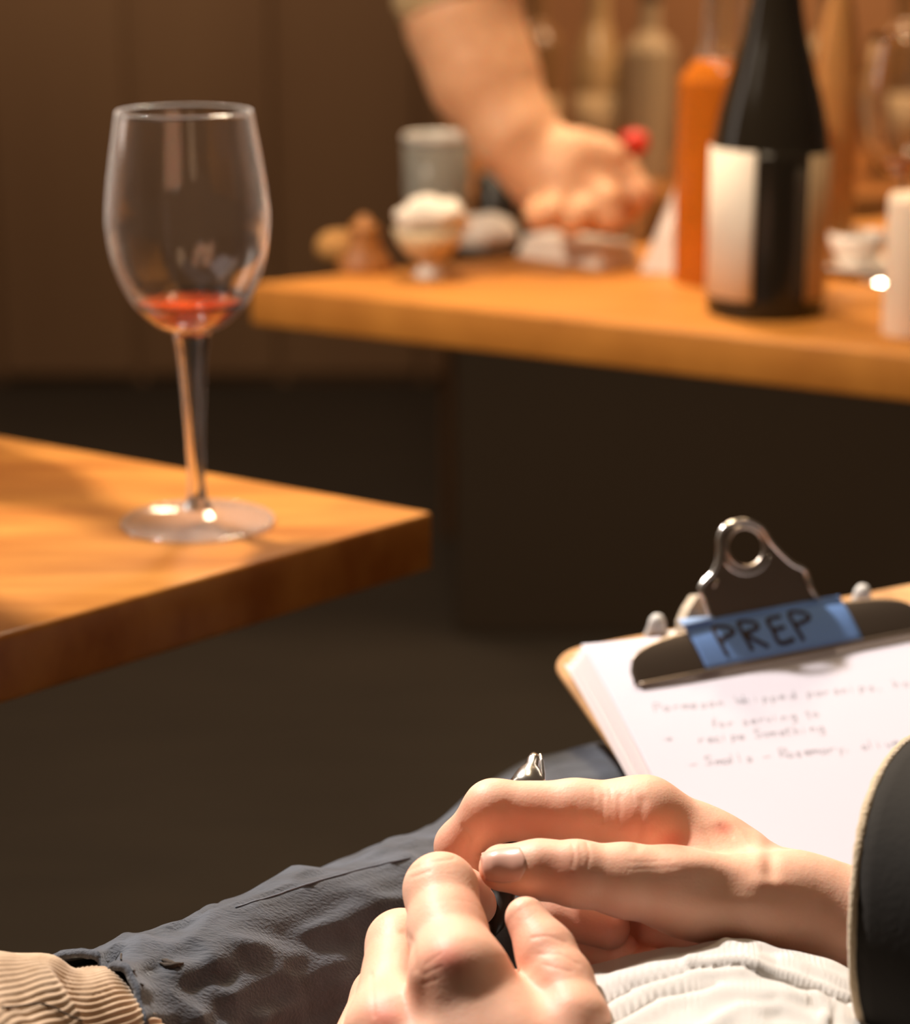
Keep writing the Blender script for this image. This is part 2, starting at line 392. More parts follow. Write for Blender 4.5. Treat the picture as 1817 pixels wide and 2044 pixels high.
# ------------------------------------------------------------------ bar counter
BZ = .755
bc_, bf_, bb_ = PZ(497, 566, BZ), PZ(1817, 707, BZ), PZ(1250, 488, BZ)
bdf = (bf_ - bc_)/np.linalg.norm(bf_ - bc_); bdb = (bb_ - bc_)/np.linalg.norm(bb_ - bc_)
bar = thing('bar_counter', (*(bc_ + bdf*.5 + bdb*.2)[:2], 0), 'orange oak bar counter running to the right behind the table', 'counter')
obj('countertop', *slab(bc_, bdf, 1.5, bdb, 1.9, BZ, .034), M['wood_bar'], parent=bar, auto=50)
def panel(name, p, q, z0, z1, th, m, parent):
    p = np.array(p[:2]); q = np.array(q[:2]); d = q - p; L = np.linalg.norm(d); d /= L; n = np.array([-d[1], d[0]])
    c = (p + q)/2
    ax = [[d[0], d[1], 0], [n[0], n[1], 0], [0, 0, 1]]
    return obj(name, *box((c[0], c[1], (z0+z1)/2), L, th, z1 - z0, ax=ax, bev=.003, seg=1), m, parent=parent, smooth=False)
nb = np.array([-bdf[1], bdf[0], 0]); nb = nb if np.dot(nb, bdb) > 0 else -nb
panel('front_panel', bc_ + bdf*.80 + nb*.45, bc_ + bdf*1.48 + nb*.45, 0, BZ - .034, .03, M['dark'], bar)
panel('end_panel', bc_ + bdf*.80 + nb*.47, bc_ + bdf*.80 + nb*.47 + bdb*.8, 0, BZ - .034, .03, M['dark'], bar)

def at_bar(px, py): return PZ(px, py, BZ) + np.array([0, 0, .0004])
def depth(p): return img(np.array(p))[2]

# dark wine bottle
c = at_bar(1526, 622); s = depth(c)/F
r = 116*s
db_ = thing('wine_bottle', c, 'tall dark wine bottle with a cream label standing at the bar front', 'bottle')
obj('body', *lathe([(0, .002)] + dense([(.93*r, 0), (r, .004), (r, .110), (.985*r, .124), (.87*r, .152), (.68*r, .182), (.51*r, .210), (.405*r, .240), (.37*r, .270), (.36*r, .300), (.40*r, .302), (.40*r, .312), (.36*r, .316)], 4) + [(0, .316)], c, 56), M['green_glass'], parent=db_)
tag(obj('label', *label_patch(c, r + .0003, .014, .124, -152, -21), M['label'], parent=db_), label='cream paper label')
tag(obj('label', *label_patch(c, r + .0003, .014, .121, 33, 118), M['label2'], parent=db_), label='back label, beige darkened for shade')  # darker tone paints the shade on this side of the bottle

# amber bottle behind it
c = at_bar(1432, 560); r = 88*depth(c)/F
ab = thing('wine_bottle', c, 'clear bottle full of orange wine, behind the dark bottle on the bar', 'bottle')
obj('body', *lathe([(0, .002)] + dense([(.93*r, 0), (r, .004), (r, .148), (.97*r, .160), (.80*r, .171), (.60*r, .178)], 4) + [(0, .178)], c, 48), M['amber'], parent=ab)
obj('neck_glass', *lathe(dense([(.60*r, .1782), (.50*r, .186), (.0168, .200), (.0160, .235), (.0158, .262), (.0178, .264), (.0178, .275), (.0150, .278)], 3) + dense([(.0150, .278), (.0138, .235), (.0148, .200), (.46*r, .186), (.56*r, .1782)], 3), c, 36, close=True), M['glass_lit_edge'], parent=ab)
# paler amber bottle to the right of the dark one
c = at_bar(1652, 540); r = 46*depth(c)/F
pb = thing('wine_bottle', c, 'slim pale amber bottle half hidden right behind the dark bottle', 'bottle')
obj('body', *lathe(bottle_prof(r, .33, .011), c, 40), M['clear_amber'], parent=pb)
# white folded card left of the orange bottle
c = at_bar(1325, 545)
k = depth(c)/F
card = thing('tent_card', c, 'white folded card leaning up on the bar left of the orange bottle', 'card')
w0 = np.array([.92, -.38, 0]); w1 = np.array([.38, .92, 0])
A = c + np.array([-.020, 0, 0]); Bp = c + np.array([.024, -.010, 0])
top0 = c + w1*.020 + np.array([.0135, 0, .098]); top1 = top0 + np.array([.022, -.010, 0])
obj('front_flap', *prism([A, Bp, top1, top0], w1*.0012), M['ceramic'], parent=card, smooth=False)
A2 = A + w1*.045; B2 = Bp + w1*.045
obj('back_flap', *prism([A2, B2, top1 + w1*.0016, top0 + w1*.0016], w1*.0012), M['ceramic'], parent=card, smooth=False)
# candle at the right edge
c = at_bar(1822, 668); r = 62*depth(c)/F
cn = thing('pillar_candle', c, 'cream pillar candle at the bar front edge, cut by the frame', 'candle')
hc = .100
obj('wax', *lathe([(0, 0), (r*.97, 0), (r, .002), (r, hc - .006), (r*.965, hc - .001), (r*.90, hc), (r*.80, hc - .003), (0, hc - .006)], c, 48), M['candle'], parent=cn)
obj('wick', *tube([c + np.array([0, 0, hc - .006]), c + np.array([.0005, 0, hc + .004]), c + np.array([.002, 0, hc + .008])], .0009, 8), M['black'], parent=cn)
# wine glass behind the candle
def small_wine_glass(name, c, label, k=1.0, liquid=None):
    t = thing(name, c, label, 'glass')
    bowl2 = dense([(.003, .085), (.012, .088), (.024, .098), (.035, .115), (.041, .135), (.0415, .152), (.037, .178), (.033, .195)], 3)
    bowl2 = [(r*k, h*k) for r, h in bowl2]
    obj('bowl', *lathe(bowl2 + [(r - .001, h + .0004) for r, h in bowl2[::-1]], c, 40, close=True), M['glass'], parent=t)
    obj('stem', *lathe([(0, .0854*k), (.0038*k, .085*k), (.0033*k, .04*k), (.004*k, .010*k), (.009*k, .005*k), (0, .005*k)], c, 24), M['glass'], parent=t)
    obj('foot', *lathe([(0, .005*k), (.009*k, .005*k), (.034*k, .002*k), (.0345*k, .0006*k), (.033*k, 0), (0, 0)], c, 40), M['glass'], parent=t)
    if liquid:
        wl = [(max(r - .0012, 0), h + .0006) for r, h in bowl2 if h < liquid*k]
        obj('wine', *lathe([(0, wl[0][1])] + wl + [(0, wl[-1][1])], c, 32), M['amber'], parent=t)
    return t
small_wine_glass('wine_glass', at_bar(1792, 560), 'wine glass with amber wine standing behind the cream candle', 1.0, .103)
# cup and saucer
c = at_bar(1718, 548)
sa = tag(obj('saucer', *lathe([(0, .001), (.018, .001), (.036, .008), (.038, .009), (.037, .0105), (.018, .0035), (0, .003)], c, 40), M['ceramic'], loc=c), 'white saucer under the tipped cup right of the dark bottle', 'saucer')
cup = thing('espresso_cup', c + np.array([-.004, 0, .0045]), 'small white cup on its saucer right of the dark bottle', 'cup')
cc = c + np.array([-.004, 0, .0045])
obj('body', *lathe([(0, 0), (.012, 0), (.014, .003), (.022, .018), (.0245, .030), (.0232, .030), (.021, .018), (.012, .004), (0, .003)], cc, 36), M['ceramic'], parent=cup)
obj('handle', *tube([cc + np.array([.022 + .010*math.sin(a), -.004, .017 + .008*math.cos(a)]) for a in np.linspace(.2, math.pi - .2, 9)], .0018, 8), M['ceramic'], parent=cup)

# left end of the bar
c = at_bar(728, 540)
mill = thing('pepper_mill', c, 'squat brown wooden pepper mill near the bar counter\u2019s left end', 'pepper mill')
obj('base', *lathe([(0, 0), (.0235, 0), (.0245, .003), (.022, .008), (.0165, .018), (.013, .026), (.0155, .031), (0, .031)], c, 36), M['mill'], parent=mill)
obj('knob', *lathe([(0, .0315), (.012, .0315), (.0135, .034), (.0105, .039), (.006, .042), (.0035, .046), (0, .047)], c, 30), M['mill'], parent=mill)
c = at_bar(690, 535) + np.array([0, .03, 0])
def lump(c, rx, ry, rz, seed, amp=.25, nu=26, nv=18):
    V = [];
    for i in range(nu):
        a = 2*math.pi*i/nu
        for j in range(nv+1):
            b = math.pi*j/nv
            d = np.array([math.sin(b)*math.cos(a), math.sin(b)*math.sin(a), math.cos(b)])
            n = 1 + amp*float(vnoise(np.array([d*1.9 + seed]))[0]) + amp*.6*float(vnoise(np.array([d*4.3 + seed*3]))[0])
            p = d*n*np.array([rx, ry, rz]); p[2] = max(p[2], -rz*.75)
            V.append(np.array(c) + p + np.array([0, 0, rz*.75]))
    Fc = []
    for i in range(nu):
        i2 = (i+1) % nu
        for j in range(nv): Fc.append((i*(nv+1)+j, i*(nv+1)+j+1, i2*(nv+1)+j+1, i2*(nv+1)+j))
    return V, Fc
tag(obj('bread_roll', *lump(c, .028, .022, .016, 3.1, .15), mat('crusty_bread', (.52, .27, .08), .8, noise=(40, (.36, .16, .04), (1, 1, 1), 4)), loc=c), 'golden bread roll behind the brown pepper mill', 'bread')
# footed bowl with napkins
c = at_bar(858, 552)
fb = thing('footed_bowl', c, 'pale cream footed bowl beside the pepper mill, heaped with napkins', 'bowl')
obj('bowl', *lathe([(0, .010), (.008, .010), (.017, .017), (.026, .028), (.0300, .040), (.0288, .040), (.0245, .029), (.015, .0195), (0, .014)], c, 40), mat('cream_stoneware', (.62, .48, .30), .6), parent=fb)
obj('foot', *lathe([(0, 0), (.013, 0), (.0135, .002), (.008, .006), (.0075, .0105), (0, .0105)], c, 32), M['ceramic'], parent=fb)
tag(obj('napkin', *lump(c + np.array([.002, 0, .0355]), .030, .026, .018, 8.2, .45), M['cloth_white'], loc=c + np.array([0, 0, .04])), 'crumpled white napkin heaped on the footed bowl', 'napkin', 'white napkins on the bar')
c = at_bar(968, 500)
tag(obj('napkin', *lump(c, .029, .024, .018, 5.7, .30), M['cloth_white'], loc=c), 'balled white napkin between the footed bowl and the folded one', 'napkin', 'white napkins on the bar')
# folded white napkin strip
p0 = at_bar(1040, 512); p1 = at_bar(1205, 540)
dv = p1 - p0; L = np.linalg.norm(dv); dv /= L; nv_ = np.array([-dv[1], dv[0], 0])
fn = thing('folded_napkin', p0, 'flat folded white napkin in front of the bartender\u2019s hand', 'napkin', 'white napkins on the bar')
for i in range(3):
    cc = (p0 + p1)/2 + nv_*.02 + np.array([0, 0, .0032 + i*.0065])
    obj('fold', *box(cc, L - .004*i, .05 - .003*i, .0062, ax=[dv, nv_, [0, 0, 1]], bev=.0016), M['cloth_white'], parent=fn)
# tumbler
c = at_bar(872, 470); r = 66*depth(c)/F
tb = thing('tumbler', c, 'straight grey glass tumbler behind the heaped napkins', 'glass')
tp = [(r*.92, 0), (r*.94, .003), (r, .090), (r - .0016, .0905), (r*.90, .008), (0, .006), (0, 0)]
obj('glass_wall', *lathe(tp, c, 44), M['smoke'], parent=tb)
obj('rim', *lathe([(r + .0003, .086), (r + .0006, .091), (r - .0012, .0925), (r - .002, .088)], c, 44, close=True), M['ceramic'], parent=tb)
# black mug
c = at_bar(990, 462); r = 40*depth(c)/F
mg = thing('mug', c, 'small black mug standing between the tumbler and the bartender\u2019s hand', 'mug')
obj('body', *lathe([(0, 0), (r*.9, 0), (r, .004), (r, .052), (r - .002, .052), (r - .0025, .006), (0, .005)], c, 36), M['black'], parent=mg)
obj('handle', *tube([c + np.array([r + .010*math.sin(a) - .001, 0, .028 + .014*math.cos(a)]) for a in np.linspace(.1, math.pi - .1, 9)], .0024, 8), M['black'], parent=mg)

# ------------------------------------------------------------------ back counter with bottles
kz = .66
bk = thing('back_counter', (0.75, 3.25, 0), 'dim brown counter along the wall behind the bar, full of bottles', 'counter')
obj('top', *box((.98, 3.3, kz - .02), 2.0, .55, .04, bev=.004), M['mill'], parent=bk, smooth=False)
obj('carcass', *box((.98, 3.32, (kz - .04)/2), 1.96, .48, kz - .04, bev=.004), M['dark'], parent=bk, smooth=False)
struct('back_board_1', *box((.98, 3.60, .85), 2.0, .03, 1.7, bev=.004), mat('amber_brown_board', (.30, .145, .06), .7, noise=(3, (.22, .10, .04), (1, 1, 1), 3)))  # back board standing upright behind the bottle row
protos = {}
def back_bottle(x, y, kind, label):
    cc = np.array([x, y, kz + .0004])
    if kind not in protos:
        t = thing('bottle', cc, label, 'bottle', 'bottles on the back counter')
        m = {'a': M['dim_a'], 'b': M['dim_b'], 'c': M['dim_c']}[kind]
        hh = {'a': .30, 'b': .31, 'c': .28}[kind]
        obj('body', *lathe(bottle_prof(.038, hh, .014, 'burgundy' if kind == 'b' else 'bordeaux'), cc, 28), m, parent=t)
        obj('cap', *lathe([(.0148, hh*.90), (.0155, hh*.90), (.0155, hh + .002), (0, hh + .003)], cc, 20), M['metal_dark'], parent=t)
        if kind != 'c':
            obj('label', *label_patch(cc, .0385, .04, .12, -60, 60, 14), M['label2'], parent=t)
        protos[kind] = t; return t
    p = protos[kind]; t = p.copy(); COL.objects.link(t); t.location = cc.tolist(); t['label'] = label
    for ch in p.children:
        q = ch.copy(); COL.objects.link(q); q.parent = t
    return t
row = [('a', 'brown'), ('b', 'straw-coloured'), ('c', 'clear dusty'), ('b', 'straw-coloured'), ('a', 'brown'), ('c', 'clear dusty'), ('a', 'brown'), ('b', 'straw-coloured'), ('c', 'clear dusty'), ('b', 'straw-coloured'), ('a', 'brown')]
ords = ['first', 'second', 'third', 'fourth', 'fifth', 'sixth', 'seventh', 'eighth', 'ninth', 'tenth', 'eleventh']
for i, (kd, cname) in enumerate(row):
    back_bottle(.115 + i*.086 + .008*math.sin(i*2.3), 3.18 + .05*((i*5) % 3)/2, kd, f'{cname} bottle on the back counter, {ords[i]} along from the bartender\u2019s arm')

# ------------------------------------------------------------------ SDF bodies
def smin(a, b, k):
    h = np.maximum(k - np.abs(a - b), 0)/k
    return np.minimum(a, b) - h*h*k*.25
def capsule(p, a, b, ra, rb):
    ab = (b - a).astype(np.float32); t = np.clip(((p - a.astype(np.float32)) @ ab)/max(float(ab @ ab), 1e-12), 0, 1)
    q = p - a.astype(np.float32) - t[:, None]*ab
    return np.sqrt((q*q).sum(1)) - (ra + (rb - ra)*t)
def J(px, py, d, r): return P(px, py, d), r*d/F
def chain_eval(p, ch, k):
    r = None
    for (a, ra), (b, rb) in zip(ch, ch[1:]):
        d = capsule(p, a, b, ra, rb); r = d if r is None else smin(r, d, k)
    return r
class Body:
    """groups: list of (chains, inner k); the groups are blended one after another with k_out"""
    def __init__(s, palm, fingers, kp=.010, kf=.003, kj=.006, kff=.0012):
        s.palm, s.fingers, s.kp, s.kf, s.kj, s.kff = palm, fingers, kp, kf, kj, kff
    def __call__(s, p):
        p = p.astype(np.float32); r = None
        for ch in s.palm:
            d = chain_eval(p, ch, s.kp); r = d if r is None else smin(r, d, s.kp)
        fr = None
        for ch in s.fingers:
            d = chain_eval(p, ch, s.kf); fr = d if fr is None else smin(fr, d, s.kff)
        return smin(r, fr, s.kj) if fr is not None else r
    def bounds(s, m):
        pts = [(np.array(q[0]), q[1]) for ch in s.palm + s.fingers for q in ch]
        lo = np.min([a - r for a, r in pts], 0) - m; hi = np.max([a + r for a, r in pts], 0) + m
        return lo, hi
def surface_nets(fn, lo, hi, h):
    n = np.ceil((hi - lo)/h).astype(int) + 2
    ax = [lo[i] + h*np.arange(n[i]) for i in range(3)]
    G = np.empty(n, np.float32)
    yz = np.stack(np.meshgrid(ax[1], ax[2], indexing='ij'), -1).reshape(-1, 2)
    B = 24
    for i in range(0, n[0], B):
        xs = ax[0][i:i+B]
        pp = np.empty((len(xs), len(yz), 3), np.float32); pp[..., 0] = xs[:, None]; pp[..., 1:] = yz[None]
        G[i:i+B] = fn(pp.reshape(-1, 3)).reshape(len(xs), n[1], n[2])
    ins = G < 0
    cnt = np.zeros(n - 1, np.int8)
    for a in (0, 1):
        for b in (0, 1):
            for c in (0, 1): cnt += ins[a:n[0]-1+a, b:n[1]-1+b, c:n[2]-1+c]
    act = (cnt > 0) & (cnt < 8)
    idx = -np.ones(n - 1, np.int64); cells = np.argwhere(act); idx[act] = np.arange(len(cells))
    acc = np.zeros((len(cells), 3)); wt = np.zeros(len(cells))
    cor = [(a, b, c) for a in (0, 1) for b in (0, 1) for c in (0, 1)]
    for i, p in enumerate(cor):
        for q in cor[i+1:]:
            if sum(abs(x - y) for x, y in zip(p, q)) != 1: continue
            g0 = G[tuple((cells + p).T)]; g1 = G[tuple((cells + q).T)]
            m = (g0 < 0) != (g1 < 0); t = np.where(m, g0/np.where(m, g0 - g1, 1), 0)
            acc += m[:, None]*(np.array(p) + t[:, None]*(np.array(q) - np.array(p))); wt += m
    V = lo + h*(cells + acc/wt[:, None])
    Fc = []
    for d in range(3):
        e1, e2 = [(1, 2), (2, 0), (0, 1)][d]
        sl0 = [slice(None)]*3; sl1 = [slice(None)]*3; sl0[d] = slice(0, n[d]-1); sl1[d] = slice(1, n[d])
        a = ins[tuple(sl0)]; b = ins[tuple(sl1)]
        for flip in (False, True):
            e = np.argwhere((a & ~b) if not flip else (~a & b))
            e = e[(e[:, e1] > 0) & (e[:, e2] > 0) & (e[:, e1] < n[e1]-1) & (e[:, e2] < n[e2]-1)]
            o1 = np.zeros(3, int); o1[e1] = 1; o2 = np.zeros(3, int); o2[e2] = 1
            q = [idx[tuple((e - x).T)] for x in (0*o1, o1, o1 + o2, o2)]
            q = np.stack(q if not flip else q[::-1], 1)
            Fc.append(q)
    return V, np.vstack(Fc)
def subdivide(V, Q):
    """one linear quad subdivision"""
    E = np.sort(np.stack([Q, np.roll(Q, -1, 1)], -1).reshape(-1, 2), 1)
    U, inv = np.unique(E, axis=0, return_inverse=True); inv = inv.reshape(-1, 4)
    em = V[U].mean(1); fc = V[Q].mean(1); nV = len(V); nE = len(em)
    V2 = np.vstack([V, em, fc]); f = nV + nE + np.arange(len(Q))
    out = [np.stack([Q[:, k], nV + inv[:, k], f, nV + inv[:, k-1]], 1) for k in range(4)]
    return V2, np.vstack(out)
def grad(fn, V, e=4e-4):
    g = np.stack([fn(V + np.eye(3)[i]*e) - fn(V - np.eye(3)[i]*e) for i in range(3)], 1)/(2*e)
    return g/(np.linalg.norm(g, axis=1, keepdims=True) + 1e-9), None
def project(fn, V, it=2):
    for _ in range(it):
        n, _x = grad(fn, V); V = V - n*np.clip(fn(V), -.001, .001)[:, None]
    return V
def seg_dist(q, poly):
    d = np.full(len(q), 1e9)
    for a, b in zip(poly, poly[1:]):
        a = np.array(a, float); b = np.array(b, float); ab = b - a
        t = np.clip(((q - a) @ ab)/(ab @ ab), 0, 1); d = np.minimum(d, np.linalg.norm(q - a - t[:, None]*ab, axis=1))
    return d
def grow(fn, h, creases=(), bumps=(), blush=(), sub=1, margin=.003):
    lo, hi = fn.bounds(margin); V, Q = surface_nets(fn, lo, hi, h)
    V = project(fn, V, 2)
    for _ in range(sub): V, Q = subdivide(V, Q); V = project(fn, V, 1)
    n, _x = grad(fn, V); im = img(V); see = ((C0 - V)*n).sum(1) > 0
    dsp = np.zeros(len(V)); bl = np.zeros(len(V))
    for poly, w, dep in creases:
        d = seg_dist(im[:, :2], poly); dsp -= see*dep*.5*np.exp(-(d/(w*1.15))**2)
    for (x, y, rx, ry, hgt) in bumps:
        dsp += see*hgt*np.exp(-((im[:, 0]-x)/rx)**2 - ((im[:, 1]-y)/ry)**2)
    for (x, y, rx, ry, s) in blush:
        bl = np.maximum(bl, see*s*np.exp(-((im[:, 0]-x)/rx)**2 - ((im[:, 1]-y)/ry)**2))
    dsp += .00012*vnoise(V*120) + .00005*vnoise(V*420)
    return V + n*dsp[:, None], Q, bl
def body_obj(name, parts, m, parent):
    Vs, Qs, Bs, k = [], [], [], 0
    for V, Q, b in parts:
        Vs.append(V); Qs.append(Q + k); Bs.append(b); k += len(V)
    V = np.vstack(Vs); Q = np.vstack(Qs); b = np.concatenate(Bs)
    base = np.array(root_loc(parent))
    me = bpy.data.meshes.new(name); me.vertices.add(len(V)); me.vertices.foreach_set('co', (V - base).astype(np.float32).ravel())
    me.loops.add(Q.size); me.loops.foreach_set('vertex_index', Q.ravel().astype(np.int32))
    me.polygons.add(len(Q)); me.polygons.foreach_set('loop_start', np.arange(0, Q.size, 4, dtype=np.int32))
    me.update(calc_edges=True); me.validate()
    me.polygons.foreach_set('use_smooth', [True]*len(me.polygons))
    at = me.attributes.new('blush', 'FLOAT', 'POINT'); at.data.foreach_set('value', b.astype(np.float32))
    me.materials.append(m); o = bpy.data.objects.new(name, me); COL.objects.link(o); o.parent = parent
    return o, V, Q

# ------------------------------------------------------------------ the seated person
person = thing('person', (0.12, 0.70, 0), 'seated person in navy trousers and a dark jacket, hands together over the lap', 'person')
# right hand (comes in from the right)
R_palm = [
    [J(2350, 1900, .745, 165), J(1900, 1872, .770, 128), J(1690, 1850, .786, 102), J(1585, 1806, .785, 92)],
    [J(2350, 1900, .765, 165), J(1900, 1872, .795, 122), J(1690, 1852, .817, 98), J(1585, 1800, .82, 88)],
    [J(1585, 1806, .785, 90), J(1500, 1812, .775, 88), J(1380, 1786, .767, 84)],              # thenar
    [J(1570, 1800, .81, 88), J(1400, 1712, .81, 86), J(1284, 1640, .805, 86)],                # index metacarpal
    [J(1570, 1810, .83, 88), J(1420, 1750, .835, 80), J(1310, 1690, .835, 78)],
    [J(1570, 1820, .845, 84), J(1430, 1790, .85, 74), J(1340, 1740, .85, 70)],
    [J(1450, 1745, .80, 76), J(1390, 1742, .795, 52)],
    [J(1570, 1840, .835, 84), J(1420, 1850, .84, 76), J(1330, 1856, .84, 62)],                                        # web
]
R_fing = [
    [J(1380, 1786, .767, 80), J(1330, 1770, .765, 78), J(1250, 1758, .763, 71), J(1150, 1744, .762, 63), J(1075, 1736, .764, 56), J(1003, 1732, .766, 47)],
    [J(1284, 1640, .805, 86), J(1150, 1624, .807, 66), J(985, 1617, .808, 58), J(922, 1690, .818, 51), J(945, 1752, .814, 41)],
    [J(1310, 1690, .835, 76), J(1090, 1748, .84, 52), J(1120, 1824, .832, 48), J(1215, 1852, .822, 43)],
    [J(1340, 1735, .848, 68), J(1130, 1815, .85, 50), J(1150, 1885, .84, 46), J(1235, 1900, .828, 41)],
    [J(1390, 1790, .855, 60), J(1220, 1875, .848, 44), J(1235, 1925, .835, 41), J(1300, 1930, .82, 38)],
]
Rb = Body(R_palm, R_fing, kp=.013, kf=.004, kj=.006)
cr = [([(1142, 1684), (1147, 1706), (1143, 1730)], 3.2, .00045), ([(1172, 1684), (1178, 1706), (1173, 1730)], 3.2, .00045), ([(1158, 1690), (1162, 1720)], 3, .0002),
      ([(1010, 1610), (1019, 1632), (1012, 1672)], 9, .0008), ([(1142, 1620), (1134, 1640), (1125, 1678)], 9, .0005), ([(925, 1650), (938, 1672), (936, 1712)], 5, .0007),
      ([(1205, 1590), (1203, 1640)], 4, .0004), ([(1238, 1590), (1236, 1650)], 5, .0004), ([(1284, 1600), (1276, 1660), (1272, 1690)], 10, .0009), ([(1186, 1575), (1188, 1600)], 3, .0003), ([(1218, 1575), (1222, 1605)], 3, .0003),
      ([(1262, 1580), (1266, 1605)], 3, .0003), ([(1440, 1648), (1462, 1672)], 4, .0004),
      ([(1256, 1722), (1340, 1720)], 3, .00015), ([(1256, 1736), (1350, 1733)], 3, .00015), ([(1290, 1750), (1380, 1748)], 3, .00012)]
bm_ = [(1515, 1712, 16, 60, .0006), (1535, 1765, 40, 16, .0008), (1370, 1725, 60, 25, .0011), (1100, 1700, 40, 22, .0006), (1430, 1770, 50, 30, -.0008), (1500, 1800, 70, 22, .0005), (1540, 1725, 14, 40, -.0006)]
bls = [(1130, 1750, 60, 45, .35), (1345, 1680, 40, 25, .75), (1270, 1650, 60, 40, .45), (1000, 1735, 50, 25, .3), (1445, 1652, 22, 14, .8), (1050, 1640, 160, 40, .45), (1200, 1860, 120, 60, .6), (905, 1690, 45, 60, .4)]
Rm = grow(Rb, .0013, cr, bm_, bls)
# left hand (comes up from below)
L_palm = [
    [J(915, 1948, .725, 92), J(975, 2140, .713, 108), J(1010, 2420, .706, 118)],
    [J(782, 2062, .735, 90), J(860, 2230, .71, 105), J(965, 2440, .685, 120)],
    [J(712, 2150, .75, 82), J(800, 2300, .725, 98), J(925, 2460, .70, 115)],
    [J(690, 2240, .765, 72), J(780, 2370, .74, 90), J(890, 2480, .72, 105)],
    [J(968, 1985, .728, 58), J(1060, 2100, .712, 70), J(1080, 2240, .70, 95)],
    [J(985, 2430, .69, 135), J(1080, 2750, .67, 160)],
]
L_fing = [
    [J(1086, 2300, .69, 105), J(1150, 2040, .714, 66), J(1122, 1960, .728, 60), J(1090, 1900, .738, 57), J(1050, 1832, .747, 42)],
    [J(915, 1948, .725, 92), J(893, 1860, .744, 77), J(880, 1777, .760, 71), J(920, 1790, .781, 55), J(948, 1806, .791, 44)],
    [J(782, 2062, .735, 88), J(800, 1885, .774, 66), J(850, 1895, .80, 50), J(900, 1915, .81, 42)],
    [J(712, 2150, .75, 80), J(765, 1992, .785, 61), J(820, 1998, .806, 46), J(870, 2010, .814, 40)],
    [J(690, 2240, .765, 70), J(742, 2095, .798, 52), J(800, 2110, .812, 42), J(850, 2120, .82, 37)],
]
Lb = Body(L_palm, L_fing, kp=.012, kf=.004, kj=.006)
lc = [([(815, 1738), (850, 1722), (905, 1714)], 3.5, .0004), ([(822, 1752), (860, 1738)], 3, .0003),
      ([(1062, 1872), (1095, 1868), (1130, 1882)], 3.2, .00035), ([(1075, 1905), (1120, 1905), (1155, 1925)], 3.2, .00035), ([(1085, 1925), (1140, 1940)], 3, .0003),
      ([(850, 1925), (880, 1905)], 3, .0003), ([(845, 1945), (880, 1930)], 3, .0003), ([(840, 1965), (872, 1955)], 3, .00025),
      ([(805, 1862), (824, 1880), (828, 1935)], 6, .0007), ([(742, 1945), (748, 2030)], 4, .0004)]
lb = [(905, 1915, 45, 30, .0006), (775, 2035, 40, 30, .0010), (840, 2000, 26, 60, -.0012)]
lbl = [(895, 1915, 45, 35, .8), (768, 2030, 42, 40, .85), (860, 1935, 40, 40, .3), (1100, 1950, 60, 120, .25), (1020, 1880, 25, 60, .35), (930, 1800, 40, 40, .3)]
Lm = grow(Lb, .0013, lc, lb, lbl)
body, BV, BQ = body_obj('body', [Rm, Lm], M['skin'], person)
bvh = BVHTree.FromPolygons(BV.tolist(), BQ.tolist())
def hit(px, py, lift=0.0):
    d = Vector(P(px, py, 1.0) - C0).normalized(); h = bvh.ray_cast(Vector(C0), d)
    if h[0] is None: return None
    return np.array(h[0]) + np.array(h[1])*lift, np.array(h[1])
# thumb nail of the right hand
nu, nw = 15, 13; NP = []
for i in range(nu):
    u = i/(nu-1)
    for j in range(nw):
        w = j/(nw-1)
        top = np.array([962 + 76*u + 5*math.sin(math.pi*u), 1703 - 13*math.sin(math.pi*min(u*1.1, 1)*.6) ])
        bot = np.array([972 + 66*u, 1758 + 5*math.sin(math.pi*u)])
        q = top*(1-w) + bot*w
        q[0] += (13*math.sin(math.pi*w) if u > .5 else -4*math.sin(math.pi*w))*abs(u - .5)*2
        hh = hit(q[0], q[1]); NP.append(hh)
Nn = np.mean([h[1] for h in NP], 0); Nn /= np.linalg.norm(Nn)
pts = []
for k, (p, n) in enumerate(NP):
    u = (k // nw)/(nw and (nu-1)); w = (k % nw)/(nw-1)
    e = min(u, 1-u, w, 1-w)
    pts.append(p + Nn*(.0002 + .0006*min(1, e*5) + (.0006 if u < .1 else 0)))
V, Fc = solid_grid(pts, nu, nw, -.0007)
fix_normals(obj('thumb_nail', V, Fc, M['nail'], parent=person))

# trousers: crossed lower leg from the ankle (lower left) to the knee under the board
def smooth_curve(keys, n):
    k = np.array(keys, float); t = np.linspace(0, len(k)-1, n); out = []
    for x in t:
        i = min(int(x), len(k)-2); f = x - i
        p0 = k[max(i-1, 0)]; p1 = k[i]; p2 = k[i+1]; p3 = k[min(i+2, len(k)-1)]
        out.append(.5*((2*p1) + (-p0+p2)*f + (2*p0-5*p1+4*p2-p3)*f*f + (-p0+3*p1-3*p2+p3)*f**3))
    return np.array(out)
leg_k = [(*P(126, 2170, .755), .0450), (*P(310, 2128, .80), .0478), (*P(600, 2015, .855), .0500), (*P(870, 1940, .925), .0590), (*P(1125, 1838, 1.02), .0780), (*P(1350, 1810, 1.085), .083), (*P(1580, 2000, 1.04), .083)]
n1, n2 = 260, 150
lc_ = smooth_curve(leg_k, n1); LV = np.zeros((n1, n2, 3)); up0 = np.array([0, 0, 1.0])
for i in range(n1):
    t = lc_[min(i+1, n1-1), :3] - lc_[max(i-1, 0), :3]; t /= np.linalg.norm(t)
    w = np.cross(t, up0); w /= np.linalg.norm(w); u = np.cross(w, t)
    a = np.linspace(0, 2*math.pi, n2, endpoint=False)
    LV[i] = lc_[i, :3] + lc_[i, 3]*(np.cos(a)[:, None]*u + (1 - .22*min(1, i/70))*np.sin(a)[:, None]*w)*(1 + .02*max(0, 1 - i/8))
